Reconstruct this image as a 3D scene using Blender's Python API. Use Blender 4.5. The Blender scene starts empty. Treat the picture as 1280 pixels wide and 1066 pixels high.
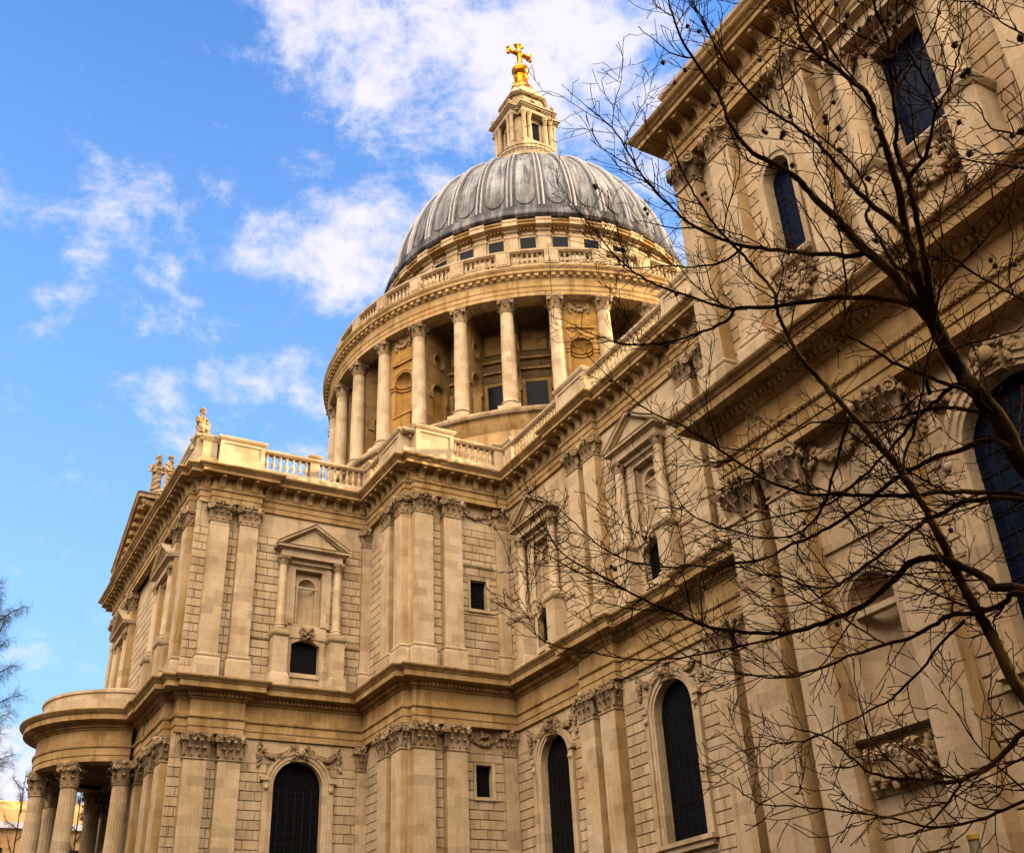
import bpy, math, random
from mathutils import Matrix, Vector
random.seed(7)
R = math.radians
scene = bpy.context.scene
COL = scene.collection

# ------------------------------------------------------------------ camera
cam_d = bpy.data.cameras.new("camera")
cam = bpy.data.objects.new("camera", cam_d)
COL.objects.link(cam)
scene.camera = cam
YAW, PITCH, ROLL = R(-30.343), R(29.901), R(-2.930)
fwd = Vector((math.cos(YAW)*math.cos(PITCH), math.sin(YAW)*math.cos(PITCH), math.sin(PITCH)))
rgt = Vector((math.sin(YAW), -math.cos(YAW), 0))
upv = rgt.cross(fwd)
r2 = rgt*math.cos(ROLL) + upv*math.sin(ROLL)
u2 = -rgt*math.sin(ROLL) + upv*math.cos(ROLL)
CAM = Vector((-81.489, 51.608, 1.601))
cam.matrix_world = Matrix(((r2.x, u2.x, -fwd.x, CAM.x), (r2.y, u2.y, -fwd.y, CAM.y), (r2.z, u2.z, -fwd.z, CAM.z), (0, 0, 0, 1)))
cam_d.sensor_fit = 'HORIZONTAL'
cam_d.sensor_width = 36
cam_d.lens = 36*1344.745/1280
cam_d.clip_start = 0.1
cam_d.clip_end = 4000

# ------------------------------------------------------------------ light
SUN_AZ, SUN_EL = 246.0, 13.5            # azimuth counted anticlockwise from east
sd = Vector((math.cos(R(SUN_AZ))*math.cos(R(SUN_EL)), math.sin(R(SUN_AZ))*math.cos(R(SUN_EL)), math.sin(R(SUN_EL))))
sun_d = bpy.data.lights.new("sun", 'SUN')
sun_d.energy = 5.0
sun_d.angle = R(0.5)
sun_d.color = (1.0, 0.81, 0.48)
sun = bpy.data.objects.new("sun", sun_d)
COL.objects.link(sun)
sun.location = sd*300
sun.rotation_euler = (-sd).to_track_quat('-Z', 'Y').to_euler()
scene.view_settings.view_transform = 'Standard'
scene.view_settings.look = 'None'
scene.view_settings.gamma = 1
scene.view_settings.exposure = 2.12

W = bpy.data.worlds.new("World")
scene.world = W
W.use_nodes = True
NT = W.node_tree
NT.nodes.clear()
def nd(nt, typ, **kw):
    n = nt.nodes.new(typ)
    for k, v in kw.items():
        if k in n.inputs: n.inputs[k].default_value = v
        else: setattr(n, k, v)
    return n
def math_n(nt, op, a, b=None, clamp=False):
    n = nt.nodes.new('ShaderNodeMath'); n.operation = op; n.use_clamp = clamp
    for i, s in enumerate((a, b)):
        if s is None: continue
        if isinstance(s, (int, float)): n.inputs[i].default_value = s
        else: nt.links.new(s, n.inputs[i])
    return n.outputs[0]
def mixc(nt, fac, a, b, mode='MIX'):
    n = nt.nodes.new('ShaderNodeMix'); n.data_type = 'RGBA'; n.blend_type = mode
    for i, s in ((0, fac), (6, a), (7, b)):
        if isinstance(s, (int, float)): n.inputs[i].default_value = s
        elif isinstance(s, tuple): n.inputs[i].default_value = (*s, 1)
        else: nt.links.new(s, n.inputs[i])
    return n.outputs[2]
def ramp(nt, src, stops, interp='LINEAR'):
    n = nt.nodes.new('ShaderNodeValToRGB'); n.color_ramp.interpolation = interp
    el = n.color_ramp.elements
    while len(el) < len(stops): el.new(0.5)
    for e, (p, c) in zip(el, stops):
        e.position = p
        e.color = (c, c, c, 1) if isinstance(c, (int, float)) else (*c, 1)
    nt.links.new(src, n.inputs[0])
    return n.outputs[0]
sky = NT.nodes.new('ShaderNodeTexSky')
sky.sky_type = 'NISHITA'
sky.sun_disc = False
sky.sun_elevation = R(SUN_EL)
sky.sun_rotation = R(90-SUN_AZ)
sky.air_density = 1.0
sky.dust_density = 0.6
sky.ozone_density = 2.0
tc = NT.nodes.new('ShaderNodeTexCoord')
GEN = tc.outputs['Generated']
# clouds: fractal noise in the direction of view, gathered in a few banks of the sky
def px_dir(x, y):
    v = (r2*((x-640)/1344.745) + u2*(-(y-533)/1344.745) + fwd)
    return v.normalized()
mp = nd(NT, 'ShaderNodeMapping')
mp.inputs['Scale'].default_value = (1.0, 1.0, 1.5)
NT.links.new(GEN, mp.inputs[0])
cn = nd(NT, 'ShaderNodeTexNoise', Scale=9.5, Detail=10.0, Roughness=0.66, Distortion=0.15)
NT.links.new(mp.outputs[0], cn.inputs['Vector'])
cn2 = nd(NT, 'ShaderNodeTexNoise', Scale=2.6, Detail=4.0, Roughness=0.5)
NT.links.new(mp.outputs[0], cn2.inputs['Vector'])
banks = None
for (x, y, ang, w) in ((690, 40, 10.0, .95), (530, 10, 8.0, .8), (800, 130, 7.0, .8), (430, 310, 7.0, .68), (380, 480, 5.0, .5), (250, 415, 3.6, .40), (165, 215, 3.8, .30), (70, 660, 3.6, .36), (120, 480, 4.5, .12), (30, 240, 2.5, .22), (430, 210, 6, .45), (10, 1000, 5, .8), (540, 150, 7, .55)):
    dv = px_dir(x, y)
    vm = nd(NT, 'ShaderNodeVectorMath', operation='DOT_PRODUCT')
    vm.inputs[1].default_value = dv
    NT.links.new(GEN, vm.inputs[0])
    k = 1.0/(1.0-math.cos(R(ang)))
    e = math_n(NT, 'MULTIPLY', math_n(NT, 'SUBTRACT', 1.0, vm.outputs['Value']), k)
    g = math_n(NT, 'MULTIPLY', math_n(NT, 'POWER', 2.718, math_n(NT, 'MULTIPLY', e, -1.0)), w)
    banks = g if banks is None else math_n(NT, 'MAXIMUM', banks, g)
# unseen broken cloud added behind the viewer (north and west) to lighten the shade
vm = nd(NT, 'ShaderNodeVectorMath', operation='DOT_PRODUCT')
vm.inputs[1].default_value = (-0.72, 0.62, 0.30)
NT.links.new(GEN, vm.inputs[0])
back = math_n(NT, 'MULTIPLY', math_n(NT, 'ADD', vm.outputs['Value'], 0.15), 2.2, True)
banks = math_n(NT, 'MAXIMUM', banks, math_n(NT, 'MULTIPLY', back, 1.05))
dens = math_n(NT, 'ADD', math_n(NT, 'MULTIPLY', cn.outputs['Fac'], 1.05), math_n(NT, 'MULTIPLY', cn2.outputs['Fac'], 0.3))
dens = math_n(NT, 'ADD', dens, math_n(NT, 'MULTIPLY', banks, 0.33))
cover = ramp(NT, dens, ((0.74, 0.0), (1.22, 1.0)), 'EASE')
skyc = mixc(NT, 1.0, sky.outputs[0], (1.55, 1.75, 2.35), 'MULTIPLY')
hsv = nd(NT, 'ShaderNodeHueSaturation', Saturation=1.12, Value=1.0)
NT.links.new(skyc, hsv.inputs['Color'])
szs = nd(NT, 'ShaderNodeSeparateXYZ'); NT.links.new(GEN, szs.inputs[0])
haze_f = ramp(NT, szs.outputs[2], ((0.0, 0.80), (0.25, 0.70), (0.50, 0.34), (0.80, 0.06)))
skyf = mixc(NT, haze_f, hsv.outputs[0], (2.1, 3.6, 4.9))
cloudc = (4.9, 4.6, 5.0)
# unseen cloud behind the viewer, brightened beyond the rest to light the facades
vm = nd(NT, 'ShaderNodeVectorMath', operation='DOT_PRODUCT')
vm.inputs[1].default_value = Vector((-0.48, 0.44, 0.76)).normalized()
NT.links.new(GEN, vm.inputs[0])
front = ramp(NT, vm.outputs['Value'], ((0.52, 0.0), (0.90, 1.0)), 'EASE')
ccol = mixc(NT, front, cloudc, (60.0, 54.0, 48.0))
final = mixc(NT, math_n(NT, 'MULTIPLY', cover, 0.88), skyf, ccol)
bg = nd(NT, 'ShaderNodeBackground', Strength=0.05)
NT.links.new(final, bg.inputs[0])
wo = NT.nodes.new('ShaderNodeOutputWorld')
NT.links.new(bg.outputs[0], wo.inputs[0])

# ------------------------------------------------------------------ materials
def new_mat(name):
    m = bpy.data.materials.new(name); m.use_nodes = True
    nt = m.node_tree
    return m, nt, nt.nodes['Principled BSDF']
def noise(nt, vec, scale, detail=5, rough=0.55, dist=0.0):
    n = nd(nt, 'ShaderNodeTexNoise', Scale=scale, Detail=float(detail), Roughness=rough, Distortion=dist)
    nt.links.new(vec, n.inputs['Vector'])
    return n.outputs['Fac']
def mapping(nt, vec, scale):
    n = nd(nt, 'ShaderNodeMapping'); n.inputs['Scale'].default_value = scale
    nt.links.new(vec, n.inputs[0]); return n.outputs[0]
def bump(nt, bsdf, h, strength=0.3, dist=0.02):
    b = nd(nt, 'ShaderNodeBump', Strength=strength, Distance=dist)
    nt.links.new(h, b.inputs['Height']); nt.links.new(b.outputs[0], bsdf.inputs['Normal'])

def stone_mat(name, base, alt, stain, stain_amt=0.5, joints=True, rough=0.85):
    m, nt, b = new_mat(name)
    geo = nd(nt, 'ShaderNodeNewGeometry'); P = geo.outputs['Position']
    sep = nd(nt, 'ShaderNodeSeparateXYZ'); nt.links.new(P, sep.inputs[0])
    n1 = noise(nt, P, 0.55, 6, 0.6)
    n2 = noise(nt, mapping(nt, P, (1.6, 1.6, 0.16)), 1.0, 6, 0.65, 0.3)   # rain streaks
    n3 = noise(nt, P, 9.0, 5, 0.7)
    c = mixc(nt, ramp(nt, n1, ((0.35, 0.0), (0.68, 1.0))), base, alt)
    # stone by stone variation
    zz = math_n(nt, 'FLOOR', math_n(nt, 'DIVIDE', sep.outputs[2], 0.57))
    hh = math_n(nt, 'FLOOR', math_n(nt, 'ADD', math_n(nt, 'DIVIDE', math_n(nt, 'ADD', sep.outputs[0], sep.outputs[1]), 1.15), math_n(nt, 'MULTIPLY', zz, 0.5)))
    cmb = nd(nt, 'ShaderNodeCombineXYZ'); nt.links.new(zz, cmb.inputs[0]); nt.links.new(hh, cmb.inputs[1])
    wn = nd(nt, 'ShaderNodeTexWhiteNoise'); nt.links.new(cmb.outputs[0], wn.inputs['Vector'])
    c = mixc(nt, 1.0, c, ramp(nt, wn.outputs['Value'], ((0.0, (0.76, 0.73, 0.69)), (0.25, (0.92, 0.90, 0.87)), (1.0, (1.09, 1.07, 1.05)))), 'MULTIPLY')
    c = mixc(nt, math_n(nt, 'MULTIPLY', ramp(nt, n2, ((0.50, 0.0), (0.72, 1.0))), stain_amt), c, stain)
    c = mixc(nt, 1.0, c, ramp(nt, n3, ((0.25, (0.80, 0.79, 0.77)), (0.6, (1.05, 1.05, 1.05)))), 'MULTIPLY')
    n4 = noise(nt, mapping(nt, P, (1, 1, .5)), 0.23, 7, 0.7, 0.5)
    c = mixc(nt, math_n(nt, 'MULTIPLY', ramp(nt, n4, ((0.54, 0.0), (0.68, 1.0))), 0.42), c, stain)
    c = mixc(nt, math_n(nt, 'MULTIPLY', ramp(nt, n4, ((0.28, 1.0), (0.42, 0.0))), 0.35), c, tuple(min(.7, x*1.25) for x in base))
    h = math_n(nt, 'ADD', math_n(nt, 'MULTIPLY', n3, 0.6), math_n(nt, 'MULTIPLY', noise(nt, P, 40.0, 3), 0.4))
    if joints:
        fz = math_n(nt, 'FRACT', math_n(nt, 'DIVIDE', sep.outputs[2], 0.57))
        j = math_n(nt, 'LESS_THAN', fz, 0.028)
        c = mixc(nt, math_n(nt, 'MULTIPLY', j, 0.38), c, (0.16, 0.10, 0.05))
    nt.links.new(c, b.inputs['Base Color'])
    b.inputs['Roughness'].default_value = rough
    b.inputs['Specular IOR Level'].default_value = 0.04
    bump(nt, b, h, 0.4, 0.035)
    return m

def plain_mat(name, col, rough=0.7, metal=0.0, var=0.25, scale=3.0, bumpy=0.2):
    m, nt, b = new_mat(name)
    geo = nd(nt, 'ShaderNodeNewGeometry'); P = geo.outputs['Position']
    n1 = noise(nt, P, scale, 6, 0.6)
    lo = tuple(x*(1-var) for x in col); hi = tuple(min(1, x*(1+var)) for x in col)
    nt.links.new(mixc(nt, n1, lo, hi), b.inputs['Base Color'])
    b.inputs['Roughness'].default_value = rough
    b.inputs['Metallic'].default_value = metal
    b.inputs['Specular IOR Level'].default_value = 0.1
    if bumpy: bump(nt, b, n1, bumpy, 0.02)
    return m

STONE = stone_mat('portland_stone', (0.305, 0.222, 0.134), (0.255, 0.176, 0.094), (0.150, 0.082, 0.028), 0.55)
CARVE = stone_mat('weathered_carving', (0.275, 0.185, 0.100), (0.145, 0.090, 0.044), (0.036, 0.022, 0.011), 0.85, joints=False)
MOULD = stone_mat('moulded_stone', (0.275, 0.176, 0.078), (0.205, 0.118, 0.040), (0.110, 0.048, 0.010), 0.85, joints=False)
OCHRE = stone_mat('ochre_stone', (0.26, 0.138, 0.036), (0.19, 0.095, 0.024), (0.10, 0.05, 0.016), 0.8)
JOINT = plain_mat('dirty_joint', (0.17, 0.11, 0.058), 0.95, 0, 0.3)
GOLD = plain_mat('gilding', (0.36, 0.125, 0.005), 0.28, 0.95, 0.12, 2.0, 0.05)
SLATE = plain_mat('slate_roof', (0.16, 0.17, 0.20), 0.6, 0, 0.25)
ROOF = plain_mat('roof_lead', (0.20, 0.20, 0.20), 0.6, 0.0, 0.2)
SHADE = stone_mat('deep_shade_stone', (0.105, 0.065, 0.028), (0.075, 0.046, 0.02), (0.03, 0.02, 0.01), 0.6)  # shade inside peristyle and portico, put into a near-black stone colour
STAINED = stone_mat('ochre_stained_stone', (0.270, 0.180, 0.088), (0.215, 0.130, 0.050), (0.14, 0.07, 0.018), 0.7)
MID_SHADE = stone_mat('mid_shade_stone', (0.21, 0.125, 0.045), (0.150, 0.085, 0.028), (0.07, 0.038, 0.012), 0.7)  # piers and drum windows coloured darker to imitate the shade behind the columns
BELL_SHADE = stone_mat('bell_shade_stone', (0.125, 0.080, 0.038), (0.08, 0.050, 0.023), (0.035, 0.021, 0.010), 0.8, joints=False)  # dark bell colour painted in as shade behind the capital leaves
IRON = plain_mat('iron_bar', (0.008, 0.007, 0.006), 0.7, 0.0)
IRON.node_tree.nodes['Principled BSDF'].inputs['Specular IOR Level'].default_value = 0.05

def lead_mat():
    m, nt, b = new_mat('dome_lead')
    geo = nd(nt, 'ShaderNodeNewGeometry'); P = geo.outputs['Position']
    sep = nd(nt, 'ShaderNodeSeparateXYZ'); nt.links.new(P, sep.inputs[0])
    th = math_n(nt, 'ARCTAN2', sep.outputs[1], sep.outputs[0])
    cmb = nd(nt, 'ShaderNodeCombineXYZ')
    nt.links.new(math_n(nt, 'MULTIPLY', th, 30.0), cmb.inputs[0])
    nt.links.new(math_n(nt, 'MULTIPLY', sep.outputs[2], 0.16), cmb.inputs[1])
    st = noise(nt, cmb.outputs[0], 1.0, 7, 0.7, 0.2)
    n1 = noise(nt, P, 0.6, 6, 0.65)
    c = mixc(nt, ramp(nt, st, ((0.40, 0.0), (0.60, 1.0))), (0.014, 0.0105, 0.008), (0.150, 0.136, 0.120))
    c = mixc(nt, ramp(nt, n1, ((0.48, 0.0), (0.80, 0.6))), c, (0.25, 0.23, 0.205))
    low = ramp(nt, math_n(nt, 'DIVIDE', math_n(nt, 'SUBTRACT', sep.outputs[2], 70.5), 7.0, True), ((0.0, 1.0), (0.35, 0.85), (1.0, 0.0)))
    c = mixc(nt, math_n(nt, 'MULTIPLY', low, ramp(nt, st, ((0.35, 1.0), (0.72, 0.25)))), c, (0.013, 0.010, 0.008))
    rust = math_n(nt, 'MULTIPLY', ramp(nt, noise(nt, mapping(nt, cmb.outputs[0], (0.35, 1, 1)), 1.3, 3), ((0.60, 0.0), (0.72, 1.0))), 0.6)
    c = mixc(nt, rust, c, (0.11, 0.065, 0.022))
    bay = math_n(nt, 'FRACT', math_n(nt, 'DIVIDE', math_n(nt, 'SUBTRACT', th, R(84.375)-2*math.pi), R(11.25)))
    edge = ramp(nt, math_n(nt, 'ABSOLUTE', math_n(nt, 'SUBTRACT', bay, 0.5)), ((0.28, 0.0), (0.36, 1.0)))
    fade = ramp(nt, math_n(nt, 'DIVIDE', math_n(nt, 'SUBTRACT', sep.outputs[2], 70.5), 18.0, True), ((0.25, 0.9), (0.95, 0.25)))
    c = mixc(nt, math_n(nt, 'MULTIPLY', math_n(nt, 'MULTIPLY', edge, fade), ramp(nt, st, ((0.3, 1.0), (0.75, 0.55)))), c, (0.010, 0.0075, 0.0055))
    # sheet joints
    fz = math_n(nt, 'LESS_THAN', math_n(nt, 'FRACT', math_n(nt, 'DIVIDE', sep.outputs[2], 1.9)), 0.025)
    ft = math_n(nt, 'LESS_THAN', math_n(nt, 'FRACT', math_n(nt, 'MULTIPLY', th, 96/(2*math.pi))), 0.05)
    c = mixc(nt, math_n(nt, 'MULTIPLY', math_n(nt, 'MAXIMUM', fz, ft), 0.7), c, (0.012, 0.010, 0.009))
    nt.links.new(c, b.inputs['Base Color'])
    b.inputs['Roughness'].default_value = 0.5
    b.inputs['Metallic'].default_value = 0.0
    b.inputs['Specular IOR Level'].default_value = 0.10
    bump(nt, b, st, 0.2, 0.05)
    return m
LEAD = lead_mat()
ROLL = plain_mat('lead_roll', (0.19, 0.17, 0.148), 0.5, 0, 0.5, 1.2)

def glass_mat(name, tint, rough, bars):
    m, nt, b = new_mat(name)
    geo = nd(nt, 'ShaderNodeNewGeometry'); P = geo.outputs['Position']
    sep = nd(nt, 'ShaderNodeSeparateXYZ'); nt.links.new(P, sep.inputs[0])
    s = math_n(nt, 'ADD', sep.outputs[0], sep.outputs[1])
    a = math_n(nt, 'LESS_THAN', math_n(nt, 'FRACT', math_n(nt, 'DIVIDE', s, bars)), 0.10)
    d = math_n(nt, 'LESS_THAN', math_n(nt, 'FRACT', math_n(nt, 'DIVIDE', sep.outputs[2], bars*1.25)), 0.08)
    lead = math_n(nt, 'MAXIMUM', a, d)
    nt.links.new(mixc(nt, lead, tint, (0.005, 0.005, 0.005)), b.inputs['Base Color'])
    nt.links.new(math_n(nt, 'ADD', math_n(nt, 'MULTIPLY', lead, 0.5), rough), b.inputs['Roughness'])
    zz = math_n(nt, 'FLOOR', math_n(nt, 'DIVIDE', sep.outputs[2], bars*1.25))
    hh = math_n(nt, 'FLOOR', math_n(nt, 'DIVIDE', s, bars))
    cmb = nd(nt, 'ShaderNodeCombineXYZ'); nt.links.new(zz, cmb.inputs[0]); nt.links.new(hh, cmb.inputs[1])
    wn = nd(nt, 'ShaderNodeTexWhiteNoise'); nt.links.new(cmb.outputs[0], wn.inputs['Vector'])
    vm = nd(nt, 'ShaderNodeVectorMath', operation='SUBTRACT'); nt.links.new(wn.outputs['Color'], vm.inputs[0]); vm.inputs[1].default_value = (.5, .5, .5)
    vs = nd(nt, 'ShaderNodeVectorMath', operation='SCALE'); nt.links.new(vm.outputs[0], vs.inputs[0]); vs.inputs['Scale'].default_value = 0.05
    va = nd(nt, 'ShaderNodeVectorMath', operation='ADD'); nt.links.new(vs.outputs[0], va.inputs[0]); nt.links.new(geo.outputs['Normal'], va.inputs[1])
    vn = nd(nt, 'ShaderNodeVectorMath', operation='NORMALIZE'); nt.links.new(va.outputs[0], vn.inputs[0])
    nt.links.new(vn.outputs[0], b.inputs['Normal'])
    return m
GLASS = glass_mat('dark_leaded_glass', (0.0015, 0.0015, 0.0018), 0.3, 0.28)
GLASS.node_tree.nodes['Principled BSDF'].inputs['Specular IOR Level'].default_value = 0.05
BLUEGLASS = glass_mat('sky_tinted_glass', (0.0010, 0.0030, 0.0105), 0.14, 0.30)  # navy base colour stands in for the reflected blue sky
BLUEGLASS.node_tree.nodes['Principled BSDF'].inputs['Specular IOR Level'].default_value = 0.05

# ------------------------------------------------------------------ mesh builder
class MB:
    def __init__(s): s.v = []; s.f = []; s.m = []
    def add(s, vs, fs, mat=0, M=None):
        o = len(s.v)
        if M is not None: vs = [tuple(M @ Vector(v)) for v in vs]
        s.v.extend(vs)
        for f in fs:
            s.f.append(tuple(i+o for i in f)); s.m.append(mat)
        return s
    def box(s, x0, x1, y0, y1, z0, z1, mat=0, M=None):
        vs = [(x, y, z) for z in (z0, z1) for y in (y0, y1) for x in (x0, x1)]
        return s.add(vs, [(0, 2, 3, 1), (4, 5, 7, 6), (0, 1, 5, 4), (2, 6, 7, 3), (0, 4, 6, 2), (1, 3, 7, 5)], mat, M)
    def quad(s, a, b, c, d, mat=0): return s.add([a, b, c, d], [(0, 1, 2, 3)], mat)
    def prism_y(s, poly, y0, y1, mat=0, M=None):            # poly in (x,z)
        n = len(poly)
        vs = [(x, y0, z) for x, z in poly] + [(x, y1, z) for x, z in poly]
        return s.add(vs, [tuple(range(n)), tuple(range(2*n-1, n-1, -1))] + [((i+1) % n, i, n+i, n+(i+1) % n) for i in range(n)], mat, M)
    def prism_x(s, poly, x0, x1, mat=0, M=None):            # poly in (y,z)
        n = len(poly)
        vs = [(x0, y, z) for y, z in poly] + [(x1, y, z) for y, z in poly]
        return s.add(vs, [tuple(range(n)), tuple(range(2*n-1, n-1, -1))] + [((i+1) % n, i, n+i, n+(i+1) % n) for i in range(n)], mat, M)
    def lathe(s, prof, n=24, a0=0.0, a1=360.0, c=(0, 0, 0), mat=0, M=None, sx=1, sy=1):
        full = abs(a1-a0-360) < 1e-6
        k = n if full else n+1
        vs = []
        for i in range(k):
            a = R(a0+(a1-a0)*i/n); ca, sa = math.cos(a), math.sin(a)
            for r, z in prof: vs.append((c[0]+r*ca*sx, c[1]+r*sa*sy, c[2]+z))
        p = len(prof); fs = []
        for i in range(n):
            j = (i+1) % k
            for q in range(p-1): fs.append((i*p+q, j*p+q, j*p+q+1, i*p+q+1))
        return s.add(vs, fs, mat, M)
    def sweep(s, path, prof, closed=False, mat=0, caps=True):   # path in plan, profile (out, z), out to the left of travel
        n = len(path); p = len(prof); vs = []
        def nrm(a, b):
            dx, dy = b[0]-a[0], b[1]-a[1]; l = math.hypot(dx, dy); return (-dy/l, dx/l)
        for i, P in enumerate(path):
            if closed or 0 < i < n-1:
                n1 = nrm(path[i-1], P); n2 = nrm(P, path[(i+1) % n])
                k = 1+n1[0]*n2[0]+n1[1]*n2[1]; mx, my = (n1[0]+n2[0])/k, (n1[1]+n2[1])/k
            elif i == 0: mx, my = nrm(P, path[1])
            else: mx, my = nrm(path[-2], P)
            for o, z in prof: vs.append((P[0]+mx*o, P[1]+my*o, z))
        fs = []
        for i in range(n if closed else n-1):
            j = (i+1) % n
            for q in range(p-1): fs.append((i*p+q, i*p+q+1, j*p+q+1, j*p+q))
        if caps and not closed:
            fs.append(tuple(range(p))); fs.append(tuple((n-1)*p+q for q in range(p-1, -1, -1)))
        return s.add(vs, fs, mat)
    def archsweep(s, hw, zs, zb, prof, n=20, mat=0, M=None, flat=None):  # profile (offset outward from opening edge, y)
        path = [(-hw, zb, -1, 0), (-hw, zs, -1, 0)]
        if flat is None:
            for i in range(1, n):
                a = math.pi-math.pi*i/n; path.append((hw*math.cos(a), zs+hw*math.sin(a), math.cos(a), math.sin(a)))
        else:
            path = [(-hw, zb, -1, 0), (-hw, zs, -1, 1)]
            path += [(hw, zs, 1, 1)]
        if flat is None: path.append((hw, zs, 1, 0))
        path.append((hw, zb, 1, 0))
        p = len(prof); vs = []
        for x, z, nx, nz in path:
            for o, y in prof: vs.append((x+nx*o, y, z+nz*o))
        fs = []
        for i in range(len(path)-1):
            for q in range(p-1): fs.append((i*p+q, (i+1)*p+q, (i+1)*p+q+1, i*p+q+1))
        return s.add(vs, fs, mat, M)
    def spandrel(s, hw, zs, ztop, y, n=20, mat=0):           # fills rectangle corners above an arch
        for sg in (-1, 1):
            pts = [(sg*hw*math.cos(math.pi/2*i/n), y, zs+hw*math.sin(math.pi/2*i/n)) for i in range(n+1)]
            for i in range(n):
                a, b = pts[i], pts[i+1]
                s.add([a, b, (sg*hw, y, ztop)] if i < n else [], [(0, 1, 2)], mat)
        if ztop > zs+hw+1e-4: s.quad((-hw, y, ztop), (0, y, zs+hw), (0, y, zs+hw), (hw, y, ztop), mat)
        return s
    def tube(s, pts, rad, n=6, mat=0, cap=True):
        k = len(pts); vs = []; prev = None
        for i, P in enumerate(pts):
            P = Vector(P)
            t = (Vector(pts[min(i+1, k-1)])-Vector(pts[max(i-1, 0)]))
            if t.length < 1e-9: t = Vector((0, 0, 1))
            t.normalize()
            if prev is None:
                a = Vector((0, 0, 1)) if abs(t.z) < 0.9 else Vector((1, 0, 0))
                prev = t.cross(a).normalized()
            b = (prev - t*prev.dot(t))
            prev = b.normalized() if b.length > 1e-6 else t.orthogonal().normalized()
            c = t.cross(prev); r = rad[i] if isinstance(rad, (list, tuple)) else rad
            for j in range(n):
                a = 2*math.pi*j/n; vs.append(tuple(P+prev*(r*math.cos(a))+c*(r*math.sin(a))))
        fs = []
        for i in range(k-1):
            for j in range(n):
                q = (j+1) % n; fs.append((i*n+j, i*n+q, (i+1)*n+q, (i+1)*n+j))
        if cap:
            fs.append(tuple(range(n-1, -1, -1))); fs.append(tuple((k-1)*n+j for j in range(n)))
        return s.add(vs, fs, mat)
    def ball(s, c, r, n=8, m=6, mat=0, sz=1.0, M=None):
        prof = [(r*math.sin(math.pi*i/m)+1e-5, -r*sz*math.cos(math.pi*i/m)) for i in range(m+1)]
        return s.lathe(prof, n, c=c, mat=mat, M=M)
    def mesh(s, name, mats, smooth=None):
        me = bpy.data.meshes.new(name)
        me.from_pydata(s.v, [], s.f)
        for m in mats: me.materials.append(m)
        if len(mats) > 1: me.polygons.foreach_set('material_index', s.m)
        if smooth is not None:
            me.polygons.foreach_set('use_smooth', [True]*len(s.f))
            me.update()
            me.set_sharp_from_angle(angle=R(smooth))
        me.update()
        return me
def obj(name, me, parent=None, M=None):
    o = bpy.data.objects.new(name, me)
    COL.objects.link(o)
    if parent is not None:
        o.parent = parent
    if M is not None: o.matrix_local = M
    return o
def part(name, mb, mats, parent, M=None, smooth=None):
    return obj(name, mb.mesh(name, mats if isinstance(mats, list) else [mats], smooth), parent, M)
def thing(name, label, cat, loc=(0, 0, 0), group=None):
    o = bpy.data.objects.new(name, None); COL.objects.link(o); o.location = loc
    o.empty_display_size = 0.5
    o['label'] = label; o['category'] = cat
    if group: o['group'] = group
    return o
def tag(o, label, cat, group=None):
    o['label'] = label; o['category'] = cat
    if group: o['group'] = group
def frame_n(plane, u=0.0, z=0.0): return Matrix.Translation((u, plane, z))                    # wall facing north, u = world x
def frame_w(plane, u=0.0, z=0.0): return Matrix.Translation((plane, u, z)) @ Matrix.Rotation(math.pi/2, 4, 'Z')   # facing west, u = world y

# ------------------------------------------------------------------ heights shared by every wing
Z_LCB, Z_LCT, Z_LE = 17.65, 19.15, 22.40       # lower order: capital bottom, capital top, cornice top
Z_UB, Z_UCB, Z_UCT, Z_UE = 22.45, 33.50, 34.85, 37.15
COURSE = 0.57
cathedral = thing('cathedral', 'pale stone cathedral with grey ribbed dome, ring of columns and golden cross', 'cathedral')

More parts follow.
